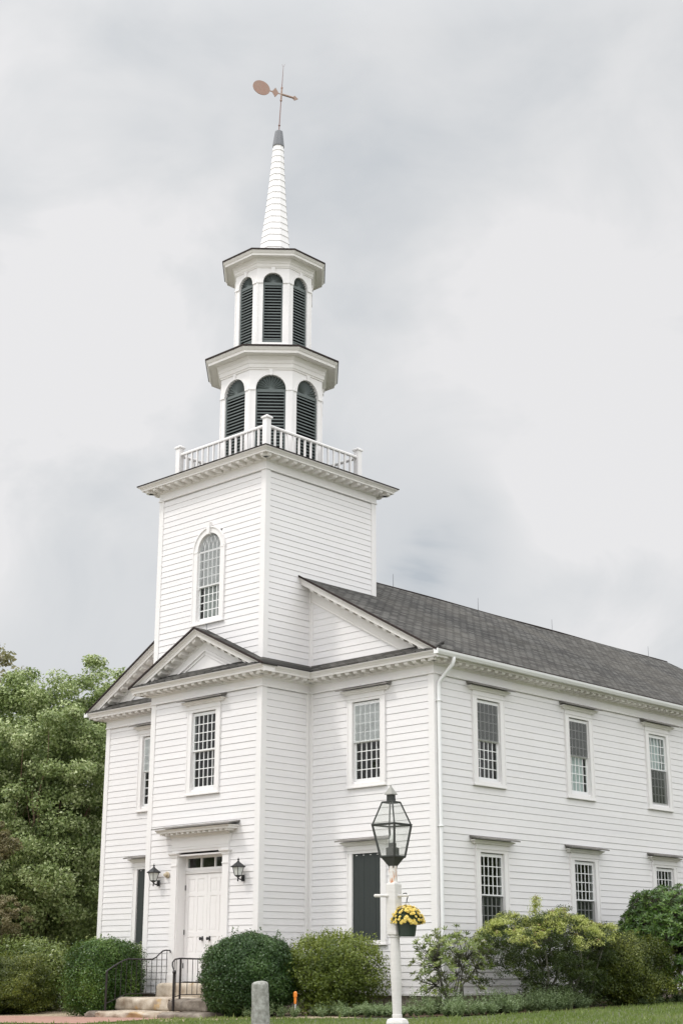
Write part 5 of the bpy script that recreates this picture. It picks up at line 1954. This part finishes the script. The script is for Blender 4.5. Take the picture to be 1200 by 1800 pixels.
# sparse rhododendron at the corner
def rhodo(x, y, rx, ry, h_, ntips, ln, leafm, seed, label, per=9, low=0.35, open_=True, aspect=0.28, cat='shrub', name='rhododendron'):
    r = np.random.RandomState(seed)
    t = thing(name, label, cat, (x, y, gz(x, y)))
    rr = random.Random(seed)
    tips = []
    mb = MB()
    cen = []
    for i in range(ntips):
        a = r.rand() * 6.283
        q = r.rand() ** (0.5 if not open_ else 0.6)
        zz = h_ * (low + (1 - low) * math.sqrt(max(0.0, 1 - (q * 0.93) ** 2)) * (0.45 + 0.55 * r.rand() ** 0.5))
        if open_ and r.rand() < 0.55:
            q = 0.25 + 0.75 * r.rand() ** 0.6
            zz = h_ * (0.22 + 0.66 * r.rand())
            a = r.choice([0.5, 2.2, 3.4, 4.6, 5.6]) + 0.35 * r.normal()
        if not open_ and r.rand() < 0.5:
            zz = h_ * (0.08 + 0.85 * r.rand())
            q = math.sqrt(max(0, 1 - (zz / h_ * 0.9) ** 2)) ** 0.7 * (0.85 + .15 * r.rand())
        p = np.array([rx * q * math.cos(a), ry * q * math.sin(a), zz])
        d = np.array([math.cos(a) * q * 0.9, math.sin(a) * q * 0.9, 0.8])
        tips.append((p, d))
    nb = 11
    mains = []
    for i in range(nb):
        a = 6.283 * i / nb + rr.uniform(-.3, .3)
        e = Vector((rx * rr.uniform(0.3, 0.7) * math.cos(a), ry * rr.uniform(0.3, 0.7) * math.sin(a), h_ * rr.uniform(0.3, 0.62)))
        b = Vector((0.10 * math.cos(a), 0.10 * math.sin(a), -0.05))
        m0_ = b.lerp(e, 0.25) + Vector((rr.uniform(-.12, .12), rr.uniform(-.12, .12), 0.0))
        m1 = b.lerp(e, 0.62) + Vector((rr.uniform(-.14, .14), rr.uniform(-.14, .14), 0.03))
        mb.tube([tuple(b), tuple(m0_), tuple(m1), tuple(e)], [0.026, 0.022, 0.018, 0.011], 6)
        mains.append(e)
    for p, d in tips:
        m0 = min(mains, key=lambda m: (m - Vector(p)).length + rr.random() * 0.15)
        mid = m0.lerp(Vector(p), 0.5) + Vector((rr.uniform(-.05, .05), rr.uniform(-.05, .05), -0.03))
        mb.tube([tuple(m0), tuple(mid), tuple(p)], [0.011, 0.008, 0.004], 4)
    mb.build('stems', M['barkg'] if open_ else M['bark'], t, smooth=True)
    P, N_, U, s, T = whorls(r, tips, per, ln, 0.9, 0.1)
    link('foliage', leaf_mesh('foliage', leafm, P, N_, U, s, T, aspect, 0.04), t)
    return t


rh = rhodo(7.65, -0.75, 1.0, 0.9, 1.98, 260, 0.13, M['leaf_rhodo'], 41, 'sparse open rhododendron with bare stems at the church corner', low=0.28)
rhodo(9.0, 7.1, 1.75, 1.75, 3.0, 2700, 0.13, M['leaf_rdark'], 42, 'big dense dark green rhododendron at the right edge of the photo', per=9, low=0.3, open_=False)
rhodo(9.6, 12.2, 1.7, 1.7, 2.7, 1200, 0.13, M['leaf_rdark'], 43, 'dense dark rhododendron farther along the side wall than the big one', per=8, low=0.3, open_=False)

# pieris: flat topped, yellow-green over bare trunks
def pieris():
    x, y = 8.35, 2.15
    r = np.random.RandomState(51)
    rr = random.Random(51)
    t = thing('pieris_bush', 'wide flat-topped bush with yellow-green new leaves and bare trunks below', 'bush', (x, y, gz(x, y)))
    rx, ry, h_ = 1.25, 2.55, 2.32
    def top(px, py):
        q = min(1.0, math.hypot(px / rx, py / ry))
        return h_ * (0.66 + 0.30 * math.sqrt(1 - q * q)) + 0.10 * math.sin(px * 4 + py * 2.3) + 0.08 * math.sin(py * 5.1) + 0.07 * py * 0
    cen, cen2, tips = [], [], []
    for i in range(330):
        a = r.rand() * 6.283; q = r.rand() ** 0.5
        px, py = rx * q * math.cos(a), ry * q * math.sin(a)
        zt = top(px, py)
        cen.append((px, py, zt - 0.04 - 0.10 * r.rand()))
        tips.append((px, py, zt - 0.1))
    for i in range(330):
        a = r.rand() * 6.283; q = r.rand() ** 0.45
        px, py = rx * q * math.cos(a) * 0.95, ry * q * math.sin(a) * 0.95
        cen2.append((px, py, top(px, py) - 0.22 - 1.05 * r.rand() ** 1.2))
    # lower right mass
    for i in range(330):
        a = r.rand() * 6.283; q = r.rand() ** 0.5
        px, py = rx * 0.8 * q * math.cos(a), 1.0 + 1.75 * q * math.sin(a)
        cen2.append((px, py, 0.15 + 1.2 * r.rand()))
    # tall sprig
    for i in range(9): cen.append((-0.1 + 0.03 * r.normal(), -0.45 + 0.05 * r.normal(), h_ - 0.10 + 0.045 * i))
    keep = r.rand(len(cen)) < 0.80
    keep[-9:] = True
    cen2 += [(c[0], c[1], c[2] + 0.02) for c, k_ in zip(cen, keep) if not k_]
    cen = [c for c, k_ in zip(cen, keep) if k_]
    cen, cen2 = np.array(cen), np.array(cen2)
    P, N_, U, s, T = cluster_leaves(r, cen, 0.13 + 0.07 * r.rand(len(cen)), 75, 0.060, up=0.9, flat=0.55)
    z = P[:, 2]
    link('young_foliage', leaf_mesh('young_foliage', M['leaf_pieris'], P, N_, U, s, T, 0.30, 0.04), t)
    P, N_, U, s, T = cluster_leaves(r, cen2, 0.15 + 0.08 * r.rand(len(cen2)), 90, 0.060, up=0.6, flat=0.6)
    link('old_foliage', leaf_mesh('old_foliage', M['leaf_pierisd'], P, N_, U, s, T, 0.32, 0.04), t)
    idx = r.choice(len(cen), 70, replace=False)
    P, N_, U, s, T = cluster_leaves(r, cen[idx] + np.array([0, 0, 0.05]), np.full(70, 0.06), 22, 0.028, up=0.2, flat=1.0)
    link('dried_flowers', leaf_mesh('dried_flowers', M['leaf_pierisb'], P, N_, U, s, T, 0.5, 0.04), t)
    mb = MB()
    mb.tube([(0, -0.4, 1.2), (-0.08, -0.42, 1.8), (-0.1, -0.45, h_ + 0.2)], [0.014, 0.009, 0.004], 5)
    for i in range(9):
        bx, by = rr.uniform(-.25, .25), rr.uniform(-1.2, 0.9)
        ex, ey = bx * 2.0 + rr.uniform(-.4, .4), by * 1.25 + rr.uniform(-.5, .5)
        zt = 1.35
        pts = [(bx, by, -0.05), (bx + (ex - bx) * .3 + rr.uniform(-.22, .22), by + (ey - by) * .3 + rr.uniform(-.3, .3), 0.40),
               (bx + (ex - bx) * .7 + rr.uniform(-.2, .2), by + (ey - by) * .7 + rr.uniform(-.3, .3), 0.85), (ex, ey, zt)]
        mb.tube(pts, [0.045, 0.038, 0.028, 0.020], 7)
        near = sorted(tips, key=lambda p: (p[0] - ex) ** 2 + (p[1] - ey) ** 2)[:26]
        for p in near[::2]:
            limbs(mb, (ex, ey, zt), [p], 0.012, i * 31 + int(p[0] * 50), 3)
    mb.build('trunks', M['barkg'], t, smooth=True)


pieris()
shrub_shell('olive_bush', 8.85, 4.75, (1.0, 1.25, 0.86), M['leaf_yew'], 52, 'low dark olive bush between the pieris and the big rhododendron', 40000, 0.05, boxy=0.2, dense=0.6, amp=0.12, holes=0.1, spikes=40, clump=0.10, inside=10000)

# feathery weeds along the bed: too many to count
r = np.random.RandomState(61)
Ps, Ns, Us, Ss, Ts = [], [], [], [], []
def weed(x, y, h_, k=26):
    z0 = gz(x, y)
    for i in range(k):
        a = r.rand() * 6.283; lean = 0.15 + 0.75 * r.rand()
        ln = h_ * (0.6 + 0.5 * r.rand())
        dv = np.array([math.cos(a) * lean, math.sin(a) * lean, 1.0]); dv /= np.linalg.norm(dv)
        m_ = 13
        f = (np.arange(m_) + 1) / m_
        base = np.array([x, y, z0]) + dv * (f * ln)[:, None] + np.array([0, 0, -0.25]) * (f ** 2 * ln * lean)[:, None]
        side = r.normal(size=(m_, 3)); side[:, 2] = np.abs(side[:, 2]) * 0.5
        u = side / np.linalg.norm(side, axis=1, keepdims=True) + dv * 0.7
        Ps.append(base + u * 0.025); Ns.append(unit(r, m_) + np.array([0, 0, 1])); Us.append(u); Ss.append(np.full(m_, 0.10) * (1.15 - 0.6 * f)); Ts.append(0.2 + 0.8 * r.rand(m_))
for i in range(105):
    f = r.choice([0.08, 0.2, 0.33, 0.46, 0.6, 0.72, 0.9]) + 0.055 * r.normal()
    x = 8.5 + 0.7 * r.rand(); y = -2.0 + 4.6 * f
    if y < -1.0: x = 7.2 + 1.6 * r.rand()
    weed(x, y, 0.22 + 0.50 * r.rand() ** 1.3)
for i in range(42):
    weed(4.7 + 3.0 * r.rand(), -2.45 + 0.5 * r.rand(), 0.18 + 0.20 * r.rand())
for (x, y, h_) in ((3.95, -3.35, 0.48), (4.1, -3.2, 0.42), (3.75, -3.5, 0.3), (4.35, -3.0, 0.3), (4.7, -2.9, 0.25), (5.4, -2.7, 0.22), (6.0, -2.6, 0.2)):
    weed(x, y, h_, 30)
for i in range(26):
    weed(9.1 + 0.5 * r.rand(), 4.2 + 3.0 * r.rand(), 0.12 + 0.2 * r.rand(), 16)
for i in range(22):
    weed(5.2 + 1.4 * r.rand(), -1.9 + 1.2 * r.rand(), 0.2 + 0.2 * r.rand(), 18)
me = leaf_mesh('bed_weeds', M['leaf_weed'], np.vstack(Ps), np.vstack(Ns), np.vstack(Us), np.concatenate(Ss), np.concatenate(Ts), 0.26, 0.02)
tag(link('bed_weeds', me), 'feathery green weeds filling the bed below the bushes', 'weeds', kind='stuff')

# grass blades on the visible lawn
r = np.random.RandomState(71)
n = 150000
x = r.uniform(-3, 26, n); y = r.uniform(-11, 12, n)
dep = -(x - 30.04) * 0.6477 + (y + 27.91) * 0.7065
ok = (dep > 24) & ~((x < 9.4) & (y > -2.4)) & ~((x < 4.6) & (y > -5.2)) & ~((x < 2.0) & (y > -7.1)) & (x - 9.2 > (y - 20) * 0.02)
ok |= ((x > 2.0) & (y < -3.6) & (dep > 24)) | ((x < 2.0) & (y < -7.15) & (dep > 24))
x, y = x[ok], y[ok]
n = len(x)
k = np.array([gz(a, b) for a, b in zip(x, y)])
U = np.stack([r.normal(size=n) * 0.45, r.normal(size=n) * 0.45, np.ones(n)], 1)
N_ = unit(r, n); N_[:, 2] *= 0.2
hgt = (0.045 + 0.05 * r.rand(n)) * (1 + 0.7 * (r.rand(n) > 0.97))
P = np.stack([x, y, k + hgt * 0.42], 1)
pt = 0.5 + 0.5 * np.sin(x * 0.8 + 1.3 * np.sin(y * 0.6)) * np.sin(y * 1.1 + 0.5)
me = leaf_mesh('lawn_grass', M['grassb'], P, N_, U, hgt, 0.05 + 0.50 * r.rand(n) + 0.45 * pt * r.rand(n) ** 0.3, 0.22, 0.02)
tag(link('lawn_grass', me), 'short mown grass of the lawn in front of the church', 'grass', kind='stuff')

# ------------------------------------------------------------------ hanging flower basket
fx = LPX + RX[0] * 0.12 + 0.02; fy = LPY + RX[1] * 0.12 - 0.03
fb = thing('flower_basket', 'hanging dark green pot of yellow mums on the lamp post peg', 'flower pot', (fx, fy, 1.525))
q = MB(); q.lathe([(0.088, 0.0), (0.092, 0.01), (0.112, 0.14), (0.118, 0.142), (0.118, 0.158), (0.105, 0.158), (0.10, 0.13)], 20)
q.build('pot', M['pot'], fb, smooth=False)
q = MB()
for k in range(3):
    a = k * 2.1 + 0.4
    q.tube([(0.11 * math.cos(a), 0.11 * math.sin(a), 0.15), (0.02 * math.cos(a), 0.02 * math.sin(a), 0.36), (0, 0, 0.375)], 0.0022, 4)
q.build('hanger_wire', M['black'], fb)
q = MB()
hp = [(0.0, 0, 0.37), (0.0, 0, 0.39), (0.010, 0, 0.42), (0.012, 0, 0.445), (-0.010, 0, 0.468), (-0.035, 0, 0.463), (-0.044, 0, 0.44)]
q.tube([(a * RX[0], a * RX[1], c) for a, b, c in hp], 0.006, 6)
q.build('hook', M['black'], fb)
r = np.random.RandomState(81)
n = 2600
d = unit(r, n); d[:, 2] = np.abs(d[:, 2])
P = d * np.array([0.185, 0.185, 0.15]) * (0.55 + 0.45 * r.rand(n)[:, None]) + np.array([0, 0, 0.135])
P[:, 2] -= 0.02 * (np.hypot(P[:, 0], P[:, 1]) / 0.185) ** 3 - 0.025
link('foliage', leaf_mesh('foliage', M['leaf_mum'], P, d + unit(r, n) * 0.7, unit(r, n), np.full(n, 0.030), r.rand(n), 0.5, 0.1), fb)
Ps, Ns, Us, Ss, Ts = [], [], [], [], []
for i in range(250):
    dd = unit(r, 1)[0]; dd[2] = abs(dd[2]) * 1.1 - 0.06; dd /= np.linalg.norm(dd)
    c = dd * np.array([0.195, 0.195, 0.165]) * (0.92 + 0.1 * r.rand()) + np.array([0, 0, 0.14])
    c[2] -= 0.02 * (math.hypot(c[0], c[1]) / 0.19) ** 3 - 0.025
    ref = np.cross(dd, [0.3, 0.2, 0.9]); ref /= np.linalg.norm(ref); e2 = np.cross(dd, ref)
    R = 0.016 + 0.008 * r.rand()
    for ring, kk, lift in ((1.0, 9, 0.25), (0.65, 7, 0.7), (0.3, 4, 1.5)):
        for j in range(kk):
            a = 6.283 * j / kk + r.rand()
            rd = ref * math.cos(a) + e2 * math.sin(a)
            u = rd + dd * lift * 0.8
            Ps.append(c + rd * R * ring * 0.55 + dd * 0.004 * lift); Us.append(u); Ns.append(dd * 1.0 - rd * lift * 0.6); Ss.append(R * 1.05); Ts.append(0.3 + 0.5 * r.rand() + 0.2 * (1 - ring))
link('blossoms', leaf_mesh('blossoms', M['petal'], np.array(Ps), np.array(Ns), np.array(Us), np.array(Ss), np.array(Ts), 0.6, 0.08), fb)

# orange marker by the round boxwood
ox, oy = 4.62, -2.80
om = thing('orange_marker', 'small orange plastic marker on a white stake beside the round boxwood', 'marker', (ox, oy, gz(ox, oy)))
q = MB(); q.lathe([(0.03, 0.30), (0.04, 0.34), (0.042, 0.45), (0.062, 0.46), (0.058, 0.55), (0.025, 0.58)], 8, sx=1, sy=0.5); q.build('flag', M['orange'], om)
q = MB(); q.tube([(0, 0, -0.05), (0.01, 0, 0.31)], 0.012, 6); q.build('stake', M['trim'], om)
